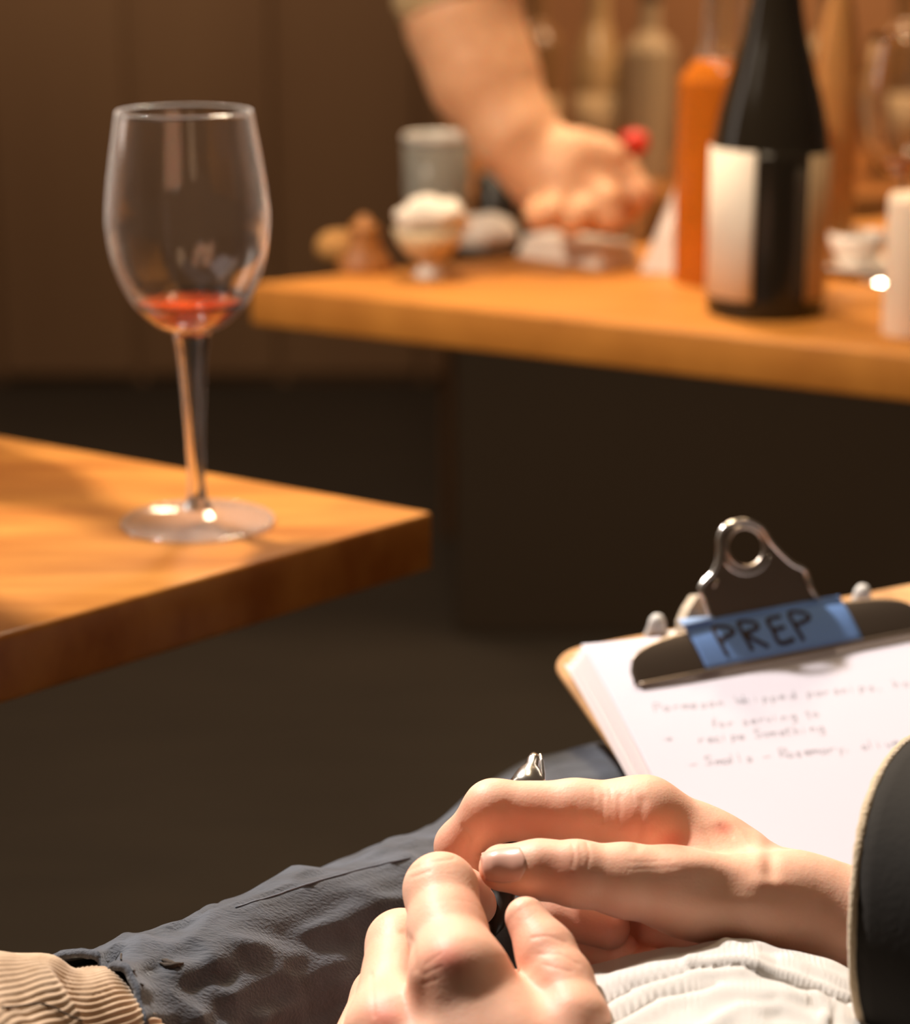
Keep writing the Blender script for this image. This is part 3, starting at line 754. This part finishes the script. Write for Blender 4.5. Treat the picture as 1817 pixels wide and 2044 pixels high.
ctr = lc_[:, None, :3]; N = LV - ctr; N /= np.linalg.norm(N, axis=2, keepdims=True)
T = np.gradient(lc_[:, :3], axis=0); T /= np.linalg.norm(T, axis=1, keepdims=True)
sl = np.cumsum(np.linalg.norm(np.gradient(lc_[:, :3], axis=0), axis=1))
sg, ag = np.meshgrid(sl, np.linspace(0, 2*math.pi, n2, endpoint=False), indexing='ij')
q = np.stack([sg*16, np.cos(ag)*1.3 + 3, np.sin(ag)*1.3 + 3], -1)
fall = np.clip(1.15 - sg*2.2, .15, 1)
rdg = lambda k1, k2, k3: (1 - np.abs(2*vnoise(np.stack([sg*k1 + ag*k3, np.cos(ag)*k2, np.sin(ag)*k2], -1)))*2)
hem = .0242*(N @ np.array([0, .77, .64])) - .0093
LV += T[:, None, :]*(hem*np.clip(1 - np.arange(n1)/45, 0, 1)[:, None])[..., None]
d = fall*(.0016*rdg(22, 3.0, 1.1) + .0012*rdg(48, 5.0, -.8) + .0085*vnoise(q) + .0055*vnoise(np.stack([sg*34 + ag*.6, np.cos(ag)*3.2, np.sin(ag)*3.2], -1)) + .0028*vnoise(np.stack([sg*70, np.cos(ag)*8, np.sin(ag)*8], -1)))
LV += N*d[..., None]
im = img(LV); sel = np.array([[(470, 1812), (560, 1783), (640, 1757), (730, 1733), (820, 1712)]])[0]
ds = seg_dist(im[..., :2].reshape(-1, 2), [tuple(p) for p in sel]).reshape(n1, n2)
LV += N*(.0011*np.exp(-(ds/9)**2) - .0016*np.exp(-((ds-0)/2.5)**2))[..., None]
LVf = LV.reshape(-1, 3); base_in = (lc_[0, :3] + (LV[0] - lc_[0, :3])*.93)
V = np.vstack([LVf, base_in, base_in + T[0]*.02]); m0 = n1*n2
Fc = grid_faces(n1, n2, True)
ring = lambda off: [off + k for k in range(n2)]
for A, B in ((ring(m0), ring(0)), (ring(m0 + n2), ring(m0))):
    for k in range(n2): Fc.append((A[k], B[k], B[(k+1) % n2], A[(k+1) % n2]))
trous = fix_normals(obj('trousers', V, Fc, M['navy'], parent=person))
tbvh = BVHTree.FromPolygons(LVf.tolist(), grid_faces(n1, n2, True))
def thit(px, py, lift=0.0):
    dd = Vector(P(px, py, 1.0) - C0).normalized(); h = tbvh.ray_cast(Vector(C0), dd)
    if h[0] is None: return None
    nn = np.array(h[1]); nn = nn if np.dot(nn, C0 - np.array(h[0])) > 0 else -nn
    return np.array(h[0]) + nn*lift
# frayed slits and loose threads on the trousers
thr = [[(318, 1922), (335, 1930), (352, 1927), (366, 1924)], [(322, 1916), (338, 1924), (360, 1931)], [(225, 1952), (250, 1944), (268, 1938)], [(250, 1966), (262, 1958), (285, 1968)], [(243, 1905), (241, 1920), (237, 1934)], [(262, 1962), (275, 1985), (280, 2002)], [(470, 1812), (560, 1784), (640, 1758), (730, 1734), (818, 1713)]]
for k, pl in enumerate(thr):
    pp = [thit(x, y, .0003) for x, y in smooth_curve(pl, 40 if k == 6 else 8)]
    if any(x is None for x in pp): continue
    o = obj('seam' if k == 6 else 'loose_thread', *tube(pp, .00035 if k > 1 else [.0003, .0006, .0012, .0011, .0013, .0010, .0005, .0003], 6), M['seam'] if k == 6 else M['thread'], parent=trous)
# sock at the trouser hem, ribbed knit
sk = [(*P(215, 2148, .768), .038), (*P(150, 2170, .757), .0425), (*P(70, 2186, .750), .0495), (*P(-30, 2225, .735), .0515), (*P(-150, 2300, .715), .053), (*P(-330, 2380, .70), .045)]
n1, n2 = 60, 520
sc_ = smooth_curve(sk, n1); SV = np.zeros((n1, n2, 3))
for i in range(n1):
    t = sc_[min(i+1, n1-1), :3] - sc_[max(i-1, 0), :3]; t /= np.linalg.norm(t)
    w = np.cross(t, up0); w /= np.linalg.norm(w); u = np.cross(w, t); a = np.linspace(0, 2*math.pi, n2, endpoint=False)
    rr = sc_[i, 3] + .00042*np.sin(a*104 + 1.3*np.sin(i*.35 + a*5) + .9*np.sin(i*.9 + a*11)) + .0010*np.sin(i*.4 + 2.1*np.sin(a*4))
    SV[i] = sc_[i, :3] + rr[:, None]*(np.cos(a)[:, None]*u + np.sin(a)[:, None]*w)
V = np.vstack([SV.reshape(-1, 3), sc_[:1, :3], sc_[-1:, :3]]); Fc = grid_faces(n1, n2, True)
for k in range(n2): Fc.append((n1*n2, k, (k+1) % n2)); Fc.append((n1*n2+1, (n1-1)*n2 + (k+1) % n2, (n1-1)*n2 + k))
sock = fix_normals(obj('sock', V, Fc, M['sock'], parent=person))
sb = BVHTree.FromPolygons(SV.reshape(-1, 3).tolist(), grid_faces(n1, n2, True))
pp = []
for x, y in [(2, 2011), (35, 2008), (80, 2003), (110, 2012), (140, 2028), (164, 2036)]:
    h = sb.ray_cast(Vector(C0), Vector(P(x, y, 1.0) - C0).normalized())
    if h[0] is not None: pp.append(np.array(h[0]) + (C0 - np.array(h[0]))*.0016)
if len(pp) > 3: obj('loose_thread', *tube(smooth_curve(pp, 24), .0003, 6), M['thread'], parent=sock)

# white herringbone shirt bunched in the lap
top_e = [(1120, 1975), (1165, 1948), (1215, 1936), (1290, 1918), (1380, 1905), (1440, 1893), (1500, 1889), (1545, 1900), (1600, 1912), (1660, 1930), (1710, 1955), (1790, 1990), (1900, 2040)]
nu, nv = 190, 90
te = smooth_curve(top_e, nu); PT = np.zeros((nu, nv, 3)); UVs = np.zeros((nu, nv, 3))
folds = [([(1180, 2010), (1240, 1965), (1340, 1945), (1480, 1935)], 16, .0020), ([(1215, 2030), (1290, 1985), (1400, 1955), (1500, 1945)], 14, .0022), ([(1230, 2060), (1330, 2008), (1450, 1990), (1600, 2000)], 13, .0018),
         ([(1380, 1932), (1480, 1930), (1560, 1950), (1640, 1975), (1690, 2000)], 9, .0030), ([(1400, 2070), (1480, 2025), (1560, 2020), (1640, 2045)], 13, .0022), ([(1450, 1895), (1500, 1915), (1580, 1925), (1690, 1965)], 9, .0016), ([(1625, 1990), (1650, 2020), (1640, 2050)], 9, .0014)]
vall = [([(1380, 1945), (1480, 1942), (1560, 1962), (1640, 1987), (1690, 2012)], 6, .0022), ([(1200, 2022), (1265, 1978), (1370, 1952)], 7, .0015), ([(1225, 2050), (1310, 1998), (1430, 1975)], 7, .0015), ([(1520, 1905), (1550, 1920)], 9, .001)]
for i in range(nu):
    x, y = te[i]; u = i/(nu-1)
    for j in range(nv):
        t = (j - 22)/(nv - 1 - 22)
        dt = .752 - .006*u
        if t < 0:                                            # rolls over and drops away behind
            a = -t*22/ (22)
            k = -t*(nv-1-22)/22
            PT[i, j] = P(x, y, dt) + np.array([0, .022*k, .0 - .040*k*k])
        else:
            yy = y + t*260; xx = x + (x - 1350)*.10*t
            dd = dt - (.070 + .010*u)*t - .008*math.sin(min(t*6, 1)*math.pi/2)
            PT[i, j] = P(xx, yy, dd)
        UVs[i, j] = (u*6, t*2.2, 0)
du = np.gradient(PT, axis=0); dvv = np.gradient(PT, axis=1); NN = np.cross(dvv, du); NN /= np.linalg.norm(NN, axis=2, keepdims=True) + 1e-12
NN[NN[..., 2] < 0] *= -1
im = img(PT)[..., :2].reshape(-1, 2); dsp = np.zeros(nu*nv)
for pl, w, h in folds: dsp += .72*h*np.exp(-(seg_dist(im, pl)/w)**2)
for pl, w, h in vall: dsp -= .8*h*np.exp(-(seg_dist(im, pl)/(w*.8))**2)
dsp += .0020*vnoise(PT.reshape(-1, 3)*np.array([45, 90, 60])) + .0012*vnoise(PT.reshape(-1, 3)*150)
PT = (PT.reshape(-1, 3) + NN.reshape(-1, 3)*dsp[:, None])
V, Fc = solid_grid(PT, nu, nv, .0016)
shirt = fix_normals(obj('shirt', V, Fc, M['shirt'], parent=person))
at = shirt.data.attributes.new('weave', 'FLOAT_VECTOR', 'POINT'); uvv = np.vstack([UVs.reshape(-1, 3)]*2).astype(np.float32); at.data.foreach_set('vector', uvv.ravel())

# dark jacket sleeve with a cream lining
rc = P(1842, 1812, .765); e1 = P(1842, 1470, .765) - rc; e2 = P(1706, 1850, .700) - rc
ax = np.cross(e1, e2); ax /= np.linalg.norm(ax)
if ax[0] < 0: ax = -ax
n1, n2 = 60, 120; RV = np.zeros((n1, n2, 3))
for i in range(n1):
    s = i/(n1-1); a = np.linspace(0, 2*math.pi, n2, endpoint=False)
    RV[i] = rc + ax*(.30*s) + np.array([0, -.05*s, -.02*s]) + (1 + .22*s)*(np.cos(a)[:, None]*e1 + np.sin(a)[:, None]*e2)
    RV[i] += .004*vnoise(RV[i]*28)[:, None]*np.array([1, 1, 1])
inner = RV[:20].copy(); cen = rc + ax*.0
for i in range(20):
    s = i/59; cc = rc + ax*(.30*s) + np.array([0, -.05*s, -.02*s]); inner[i] = cc + (RV[i] - cc)*.955
V = np.vstack([inner[::-1].reshape(-1, 3), RV.reshape(-1, 3)]); Fc = grid_faces(80, n2, True)
slv = fix_normals(obj('jacket_sleeve', V, Fc, M['jacket'], parent=person))
ringp = [RV[0][k] + (rc - RV[0][k])*.012 - ax*.0012 for k in range(n2)] ; ringp.append(ringp[0])
tag(obj('lining', *tube(ringp, [.0016 + .0004*random.random() for _ in ringp], 8, cap=False), M['lining'], parent=slv), label='fuzzy cream lining edge')

# ------------------------------------------------------------------ clipboard
ta, aa = math.radians(13), math.radians(19)
Yp = np.array([0, math.cos(ta), math.sin(ta)]); U = math.cos(aa)*np.array([1., 0, 0]) + math.sin(aa)*Yp
Vv = math.sin(aa)*np.array([1., 0, 0]) - math.cos(aa)*Yp; Nb = np.cross(U, -Vv); Nb = Nb if Nb[2] > 0 else -Nb
O = P(1088, 1302, 1.06)
def B(s, t, h=0.0): return O + U*s + Vv*t + Nb*h
def st_of(px, py, h=0.0):
    q = on_plane(px, py, O + Nb*h, Nb) - O
    return float(q @ U), float(q @ Vv)
clip = thing('clipboard', B(.11, .15, -.003), 'tan hardboard clipboard with a steel clip, lying on the lap', 'clipboard')
bw, bl_, cr_ = .222, .305, .019; out = []
for cx, cy, a0 in ((cr_, cr_, 180), (bw - cr_, cr_, 270), (bw - cr_, bl_ - cr_, 0), (cr_, bl_ - cr_, 90)):
    for k in range(9):
        a = math.radians(a0 + 90*k/8); out.append((cx + cr_*math.cos(a), cy + cr_*math.sin(a)))
rim = lambda ins, h: [B(s + (bw/2 - s)*ins/(bw/2), t + (bl_/2 - t)*ins/(bl_/2), h) for s, t in out]
rings = [rim(.0012, -.0033), rim(.0003, -.0029), rim(0, -.0022), rim(0, -.0011), rim(.0003, -.0004), rim(.0012, 0)]
n = len(out); V = [p for r_ in rings for p in r_]; Fc = [tuple(range(n)), tuple(range(5*n, 6*n))[::-1]]
for i in range(5):
    for k in range(n): Fc.append((i*n + k, (i+1)*n + k, (i+1)*n + (k+1) % n, i*n + (k+1) % n))
fix_normals(obj('board', V, Fc, M['board'], parent=clip, auto=60))

# sheets of paper under the clip
sheets = []
for px, py, rot, m, nm in ((1127, 1337, .070, 'paper2', 'lowest'), (1138, 1330, .090, 'paper2', 'second lowest'), (1146, 1322, .084, 'paper2', 'third'), (1154, 1315, .098, 'paper2', 'second from the top'), (1160, 1310, .094, 'paper', 'top')):
    s_, t_ = st_of(px, py, .002); c_, q_ = math.cos(rot), math.sin(rot); ds, dt = s_ - .11, t_ - .03
    sheets.append((.11 + ds*c_ + dt*q_ , .03 - ds*q_ + dt*c_ - .006, rot, M[m], nm))
def sheet_fn(i):
    s0, t0, rot, m, nm = sheets[i]
    cr2, sr2 = math.cos(rot), math.sin(rot)
    def f(a, b, lift=0.0):
        s = s0 + .206*a; t = .006 + t0 + .277*b
        ds, dt = s - .11, t - .03
        s2 = .11 + ds*cr2 - dt*sr2; t2 = .03 + ds*sr2 + dt*cr2
        h = .0016 + i*.0012 + .0030*math.exp(-max(s2 - .004, 0)/.030)*(.55 + .45*math.sin(t2*26 + .6)) + .0009*math.sin(t2*19)
        return B(s2, t2, h + lift)
    return f
for i in range(5):
    f = sheet_fn(i); na, nb_ = 26, 40
    pt = [f((a/(na-1))**1.6, b/(nb_-1)) for a in range(na) for b in range(nb_)]
    V, Fc = solid_grid(pt, na, nb_, .0001 if i < 4 else .00012)
    sh = fix_normals(obj('paper_sheet', V, Fc, sheets[i][3], loc=B(.11, .15, .001)))
    lab = 'white sheet with faint handwriting, on top of the clipboard\u2019s stack' if i == 4 else f'white sheet in the clipboard\u2019s stack, {sheets[i][4]}, its edge showing at the left' if i != 2 else 'white sheet in the middle of the clipboard\u2019s stack'
    tag(sh, lab, 'paper', 'sheets on the clipboard')
top_sheet = sh; topf = sheet_fn(4)

# handwriting: strokes in a unit box (x to the right, y up, x-height .5)
G = {
 'P': [[(0,0),(0,1),(.4,.95),(.45,.7),(.05,.55)]], 'R': [[(0,0),(0,1),(.4,.95),(.42,.7),(.05,.55),(.45,0)]], 'S': [[(.45,.9),(.2,1),(.05,.8),(.2,.55),(.42,.35),(.3,.05),(0,.1)]],
 'W': [[(0,1),(.15,0),(.32,.6),(.5,0),(.66,1)]], 'a': [[(.4,.5),(.1,.48),(.02,.2),(.15,0),(.38,.3),(.4,.5),(.4,0)]], 'r': [[(.05,0),(.08,.5),(.1,.3),(.38,.48)]],
 'm': [[(0,0),(.05,.5),(.06,.3),(.2,.5),(.25,0),(.27,.3),(.42,.5),(.46,0)]], 'e': [[(.03,.25),(.38,.3),(.3,.5),(.06,.4),(.04,.1),(.2,0),(.4,.1)]], 's': [[(.35,.48),(.1,.45),(.12,.3),(.33,.2),(.25,0),(0,.04)]],
 'n': [[(0,0),(.05,.5),(.06,.28),(.28,.5),(.34,0)]], 'h': [[(.02,1),(.02,0),(.05,.3),(.26,.5),(.33,0)]], 'i': [[(.1,.5),(.1,0)],[(.1,.72),(.12,.76)]], 'p': [[(.05,.5),(.0,-.4)],[(.04,.3),(.25,.5),(.38,.25),(.2,0),(.03,.1)]],
 'd': [[(.4,.42),(.12,.45),(.02,.2),(.15,0),(.38,.2),(.42,1),(.42,0)]], 'o': [[(.2,.5),(.02,.3),(.15,0),(.36,.2),(.2,.5)]], 'f': [[(.35,.95),(.18,.95),(.1,.0)],[(0,.5),(.3,.52)]], 'v': [[(0,.5),(.15,0),(.34,.5)]],
 'g': [[(.38,.48),(.1,.45),(.05,.15),(.3,.1),(.38,.48),(.34,-.35),(.02,-.3)]], 't': [[(.16,.85),(.14,.05),(.3,.0)],[(0,.55),(.34,.58)]], 'c': [[(.36,.42),(.12,.48),(.03,.2),(.15,0),(.36,.08)]], 'l': [[(.08,1),(.06,0)]],
 'y': [[(0,.5),(.16,.1)],[(.36,.5),(.1,-.38)]], ',': [[(.1,.05),(.02,-.18)]], '-': [[(0,.28),(.42,.32)]], '>': [[(0,.32),(.5,.32),(.3,.5)],[(.5,.32),(.32,.12)]], ' ': [], 'E': [[(.42,.98),(.05,.92),(.03,.5),(.05,.03),(.45,.06)],[(.05,.5),(.36,.55)]],
}
def inv_top(px, py):                                    # pixel -> (a, b) on the top sheet
    s, t = st_of(px, py, .0055); s0, t0, rot, m, nm = sheets[4]
    ds, dt = s - .11, t - .03; c_, s_ = math.cos(-rot), math.sin(-rot)
    s2 = .11 + ds*c_ - dt*s_; t2 = .03 + ds*s_ + dt*c_
    return (s2 - s0)/.206, (t2 - .006 - t0)/.277
def write(lines, hgt, wid, fn, toab, Sx, Sy):
    V, Fc = [], []
    for text, p0, p1, adv in lines:
        a0, b0 = toab(*p0); a1, b1 = toab(*p1)
        ex = np.array([(a1-a0)*Sx, (b1-b0)*Sy]); L = np.linalg.norm(ex); ex /= L; ey = np.array([ex[1], -ex[0]])
        step = L/len(text)
        for k, chh in enumerate(text):
            jx, jy = random.uniform(-.06, .06), random.uniform(-.06, .06)
            for st_ in G.get(chh, []):
                q = [np.array([a0*Sx, b0*Sy]) + ex*(k*step + (x + jx)*hgt*adv + y*hgt*.12) + ey*((y + jy)*hgt) for x, y in st_]
                if len(q) > 2: q = list(smooth_curve(q, len(q)*3))
                for A, Bq in zip(q, q[1:]):
                    dd = Bq - A; ln = np.linalg.norm(dd) + 1e-9; nn = np.array([-dd[1], dd[0]])/ln*wid*random.uniform(.8, 1.1); dd = dd/ln*wid*.6
                    i = len(V)
                    for c2 in (A - dd + nn, A - dd - nn, Bq + dd - nn, Bq + dd + nn): V.append(fn(c2[0]/Sx, c2[1]/Sy))
                    Fc.append((i, i+1, i+2, i+3))
    return V, Fc
V, Fc = write([('Parmesan Whipped parsnips, ho', (1308, 1432), (1822, 1376), 1.0), ('for serving to', (1422, 1462), (1640, 1437), 1.0), ('>', (1328, 1492), (1352, 1489), 1.0), ('recipe Something', (1396, 1492), (1650, 1466), 1.0), ('- Smalls - Rosemary, olive', (1378, 1540), (1800, 1494), 1.1)],
              .0066, .00015, lambda a, b: topf(a, b, .00025), inv_top, .206, .277)
tag(obj('handwriting', V, Fc, M['ink'], parent=top_sheet, smooth=False), label='faint grey handwritten notes')

# the clip: long curved jaw, thumb tab, spring housing, tape
sL, tL = st_of(1268, 1383, .006); sR = sL + .153; tF = tL
def jaw(s, q, lift=0.0):
    """s along the board, q 0..1 from the front lip up and back"""
    k = (s - (sL + sR)/2)/((sR - sL)/2)
    w = max(1 - abs(k)**4.2, 0.0)**.5
    hq = q*(.30 + .70*w)
    a = hq*1.15
    tt = tF - (.0195)*hq; hh = .0098 + .0135*math.sin(a)
    nrm = (Vv*math.cos(a)*.8 + Nb*.75); nrm = nrm/np.linalg.norm(nrm)
    return B(s, tt, hh) + nrm*lift
ns, nq = 60, 14
pt = [jaw(sL + (sR - sL)*i/(ns-1), j/(nq-1)) for i in range(ns) for j in range(nq)]
V, Fc = solid_grid(pt, ns, nq, .0008)
fix_normals(obj('clip_jaw', V, Fc, M['metal_dark'], parent=clip))
pt = []
for i in range(ns):                                      # rolled front lip
    s = sL + .002 + (sR - sL - .004)*i/(ns-1); pt.append(jaw(s, 0, .0004))
obj('clip_lip', *tube(pt, .0012, 8), M['metal_dark'], parent=clip)
# upright thumb tab with a hole
tb0 = jaw((sL + sR)/2, 1.0); zb = Nb*.85 + Vv*(-.53); zb /= np.linalg.norm(zb); nt_ = np.cross(U, zb)
if np.dot(nt_, C0 - tb0) < 0: nt_ = -nt_
tab_px = [(1425, 1252), (1408, 1200), (1398, 1178), (1406, 1162), (1422, 1146), (1433, 1122), (1436, 1096), (1436, 1074), (1446, 1054), (1466, 1043), (1486, 1040), (1506, 1046), (1523, 1058), (1538, 1082), (1560, 1106), (1584, 1127), (1606, 1138), (1614, 1156), (1622, 1180), (1640, 1206), (1646, 1222)]
outl = [on_plane(x, y, tb0, nt_) for x, y in tab_px]; hc_ = on_plane(1488, 1092, tb0, nt_)
eU = U - nt_*np.dot(U, nt_); eU /= np.linalg.norm(eU); eW = np.cross(nt_, eU)
if eW[2] < 0: eW = -eW
o2 = smooth_curve(outl, 90); pol = np.array([[(p - hc_) @ eU, (p - hc_) @ eW] for p in o2])
hr = .0092
ang = np.arctan2(pol[:, 1], pol[:, 0])
inn_ = np.stack([hr*np.cos(ang), hr*np.sin(ang)], 1)
bot = np.linspace(pol[-1], pol[0], 14)[1:-1]; ang2 = np.arctan2(bot[:, 1], bot[:, 0])
pol = np.vstack([pol, bot]); inn_ = np.vstack([inn_, np.stack([hr*np.cos(ang2), hr*np.sin(ang2)], 1)])
n = len(pol); V, Fc = [], []
for off in (0.0, -.0010):
    for arr in (pol, inn_): V += [hc_ + eU*x + eW*y + nt_*off for x, y in arr]
for k in range(n):
    k2 = (k+1) % n
    Fc += [(k, k2, n+k2, n+k), (2*n+k, 3*n+k, 3*n+k2, 2*n+k2), (k, 2*n+k, 2*n+k2, k2), (n+k, n+k2, 3*n+k2, 3*n+k)]
tabp = fix_normals(obj('thumb_tab', V, Fc, M['metal_dark'], parent=clip, auto=40))
obj('rolled_edge', *tube([hc_ + eU*x + eW*y - nt_*.0004 for x, y in pol[:90]], .0013, 8), M['metal_bright'], parent=tabp)
ringp = [hc_ + eU*math.cos(a)*(hr + .0006) + eW*math.sin(a)*(hr + .0006) + nt_*.0002 for a in np.linspace(0, 2*math.pi, 49)]
obj('hole_rim', *tube(ringp, .0012, 8, cap=False), M['metal'], parent=tabp)
rp2 = [hc_ + eU*math.cos(a)*(hr + .0040) + eW*math.sin(a)*(hr + .0040) + nt_*.0004 for a in np.linspace(math.pi*1.12, math.pi*1.85, 20)]
obj('crease_ridge', *tube(rp2, .0007, 8), M['metal_bright'], parent=tabp)
for x0, y0, x1, y1 in ((1424, 1172, 1432, 1158), (1604, 1148, 1628, 1196)):
    obj('pressed_ridge', *tube([on_plane(x0, y0, tb0, nt_) + nt_*.0004, on_plane(x1, y1, tb0, nt_) + nt_*.0004], .0007, 8), M['metal'], parent=tabp)
# spring housing at the left of the tab
hp = [(1368, 1266), (1368, 1238), (1378, 1214), (1396, 1186), (1408, 1200), (1424, 1240), (1422, 1262)]
n3 = nt_; hb = tb0 - nt_*.006
obj('spring_housing', *prism([on_plane(x, y, hb, nt_) for x, y in hp], -nt_*.012), M['bracket'], parent=clip, smooth=False)
obj('spring', *tube([B(*st_of(1370 + i*2.6, 1250 - i*.5), .006) + Nb*(.0028*math.sin(i*1.3)) + Vv*(.0028*math.cos(i*1.3)) for i in range(90)], .0006, 6), M['metal'], parent=clip)
# milky plastic bumper behind the jaw
bs0, bt0 = st_of(1310, 1282); bs1, bt1 = st_of(1718, 1222)
for (s, t) in ((bs0, bt0), (bs1, bt1)):
    c = B(s, t, 0)
    V, Fc = lathe([(0, 0), (.0062, 0), (.0060, .004), (.0046, .0085), (.0040, .0125), (.0026, .0148), (0, .0155)], c, 20, axis=Nb)
    obj('bumper_stud', V, Fc, M['plastic'], parent=clip)
mid = (B(bs0, bt0, .0020) + B(bs1, bt1, .0020))/2; dd = B(bs1, bt1) - B(bs0, bt0); L = np.linalg.norm(dd); dd /= L; d2 = np.cross(Nb, dd)
obj('bumper_bar', *box(mid, L, .007, .0030, ax=[dd, d2, Nb], bev=.001), M['plastic'], parent=clip)
# blue tape reading PREP, stuck over the jaw
s_a = st_of(1402, 1337, .008)[0]; s_b = st_of(1724, 1288, .008)[0]; s_c = st_of(1372, 1262, .02)[0] 
def tape_pt(a, b, lift=.0009):
    q = .05 + 1.08*b; s = s_a + (s_b - s_a)*a - .0035*b
    if q <= 1: return jaw(s, q, lift)
    p = jaw(s, 1.0, lift); return p + zb*(q - 1)*.02
ns, nq = 40, 14
pt = [tape_pt(i/(ns-1), j/(nq-1)) for i in range(ns) for j in range(nq)]
V, Fc = solid_grid(pt, ns, nq, .0003)
tape = fix_normals(obj('tape', V, Fc, M['tape'], parent=clip))
tape['label'] = 'blue masking tape lettered PREP'
pt = []
for i in range(12):
    for j in range(6):
        a = -.02 + .20*i/11; u = j/5
        pt.append(tape_pt(max(a, 0), .93, .001) + U*(min(a, 0)*.08) + Nb*(.0015 + .001*u) + Vv*(-.0045*u*(1 - i/14)) )
V, Fc = solid_grid(pt, 12, 6, .0003)
tag(fix_normals(obj('folded_flap', V, Fc, M['tape_lit'], parent=tape)), label='folded tape end in a painted lit tone')
Sx, Sy = (s_b - s_a), .026
tx = lambda px, py: ((st_of(px, py, .014)[0] - s_a)/(s_b - s_a), 0)
V, Fc = [], []
xs = [(.155, 'P'), (.315, 'R'), (.485, 'E'), (.640, 'P')]
for x0, chh in xs:
    for st_ in G[chh]:
        q = [np.array([x0 + x*.22, .20 + y*.56]) for x, y in st_]
        q = list(smooth_curve(q, len(q)*5)) if len(q) > 2 else [q[0] + (q[1] - q[0])*t for t in np.linspace(0, 1, 8)]
        for A, Bq in zip(q, q[1:]):
            d_ = (Bq - A)*np.array([Sx, Sy]); ln = np.linalg.norm(d_) + 1e-9; nn = np.array([-d_[1], d_[0]])/ln*.00105; d_ = d_/ln*.0006
            i = len(V)
            for c2 in ((A*[Sx, Sy]) - d_ + nn, (A*[Sx, Sy]) - d_ - nn, (Bq*[Sx, Sy]) + d_ - nn, (Bq*[Sx, Sy]) + d_ + nn): V.append(tape_pt(c2[0]/Sx, c2[1]/Sy, .00125))
            Fc.append((i, i+1, i+2, i+3))
tag(obj('lettering', V, Fc, M['marker'], parent=tape, smooth=False), label='black marker letters PREP')

# ------------------------------------------------------------------ pen between the hands
pa = P(1068, 1504, .838); pz = P(985, 1868, .790); pd = (pz - pa); PL = np.linalg.norm(pd); pd /= PL
pen = thing('pen', (pa + pz)/2, 'slim dark pen with a silver end, held between the two hands', 'pen')
obj('barrel', *lathe([(0, .014), (.0036, .014), (.0046, .020), (.0046, PL - .012), (.0030, PL - .004), (.0008, PL), (0, PL)], pa, 24, axis=pd), M['black'], parent=pen)
obj('silver_end', *lathe([(0, 0), (.0016, .0006), (.0026, .003), (.0028, .006), (.0050, .009), (.0068, .014), (.0072, .020), (0, .020)], pa, 28, axis=pd), M['metal_bright'], parent=pen)
obj('pocket_clip', *tube([P(1078, 1506, .834), P(1082, 1520, .832), P(1085, 1545, .828), P(1086, 1580, .826)], .0007, 8), M['metal_bright'], parent=pen)

# ------------------------------------------------------------------ bartender's arm over the bar
bart = thing('person', P(900, 150, 1.95)*np.array([1, 1, 0]), 'bartender seen only as a bare forearm and hand reaching over the bar', 'person')
D = 1.86
A_palm = [
    [J(850, -330, D + .02, 105), J(925, 40, D, 108), J(965, 150, D, 103), J(1030, 270, D - .01, 78), J(1085, 340, D - .01, 66)],
    [J(1085, 340, D - .01, 64), J(1150, 335, D - .02, 58), J(1190, 345, D - .02, 52)],
    [J(1085, 345, D, 60), J(1140, 375, D - .02, 60), J(1170, 390, D - .02, 52)],
]
A_fing = [
    [J(1185, 335, D - .02, 44), J(1245, 345, D - .035, 32), J(1275, 385, D - .04, 28), J(1255, 420, D - .03, 24)],
    [J(1180, 365, D - .03, 40), J(1215, 400, D - .05, 31), J(1220, 435, D - .05, 27), J(1190, 440, D - .04, 24)],
    [J(1165, 390, D - .03, 38), J(1165, 425, D - .05, 29), J(1140, 445, D - .045, 25), J(1120, 435, D - .04, 22)],
    [J(1140, 390, D - .03, 36), J(1100, 425, D - .05, 26), J(1075, 435, D - .045, 23), J(1065, 420, D - .04, 21)],
    [J(1110, 320, D - .02, 46), J(1160, 300, D - .035, 36), J(1205, 300, D - .04, 28), J(1232, 310, D - .045, 23)],
]
Am = grow(Body(A_palm, A_fing, kp=.02, kf=.006, kj=.012, kff=.003), .004, sub=0)
body_obj('body', [Am], M['skin2'], bart)
sp = [P(845, -340, D + .02), P(885, -150, D + .01), P(905, -60, D), P(922, 10, D)]
pr = smooth_curve([(*p, r_) for p, r_ in zip(sp, (.062, .060, .057, .055))], 30)
V, Fc = tube([q[:3] for q in pr], [q[3] + .002*math.sin(i*1.1) for i, q in enumerate(pr)], 36)
obj('rolled_sleeve', V, Fc, M['sleeve_tan'], parent=bart)
# red stopper jar by the bartender's fingers
c = at_bar(1262, 480)
jr = thing('cruet', c, 'little glass cruet with a red stopper at the bartender\u2019s fingertips', 'cruet')
obj('body', *lathe(dense([(.014, 0), (.016, .002), (.016, .040), (.012, .055), (.006, .066), (.006, .078)], 3) + [(0, .078)], c, 28), M['dim_c'], parent=jr)
tag(obj('stopper', *lathe([(0, .078), (.007, .0785), (.0125, .083), (.0135, .090), (.0105, .097), (0, .100)], c, 28), M['red'], parent=jr), label='red stopper')

# two dark bottles, added beyond the frame's left edge only to shade the boards
for k, (x, y, h, r, lab) in enumerate(((-.335, 1.275, .36, .042, 'unseen dark labelled bottle added at the table’s back edge to cast shade'), (-.345, 1.105, .33, .030, 'unseen slimmer dark labelled bottle added before the taller one to cast shade'))):
    c = np.array([x, y, TZ + .0004]); t = thing('wine_bottle', c, lab, 'bottle')
    obj('body', *lathe(bottle_prof(r, h, .015), c, 32), M['green_glass'], parent=t)
    obj('label', *label_patch(c, r + .0003, .02, .11, -60, 60, 12), M['label'], parent=t)
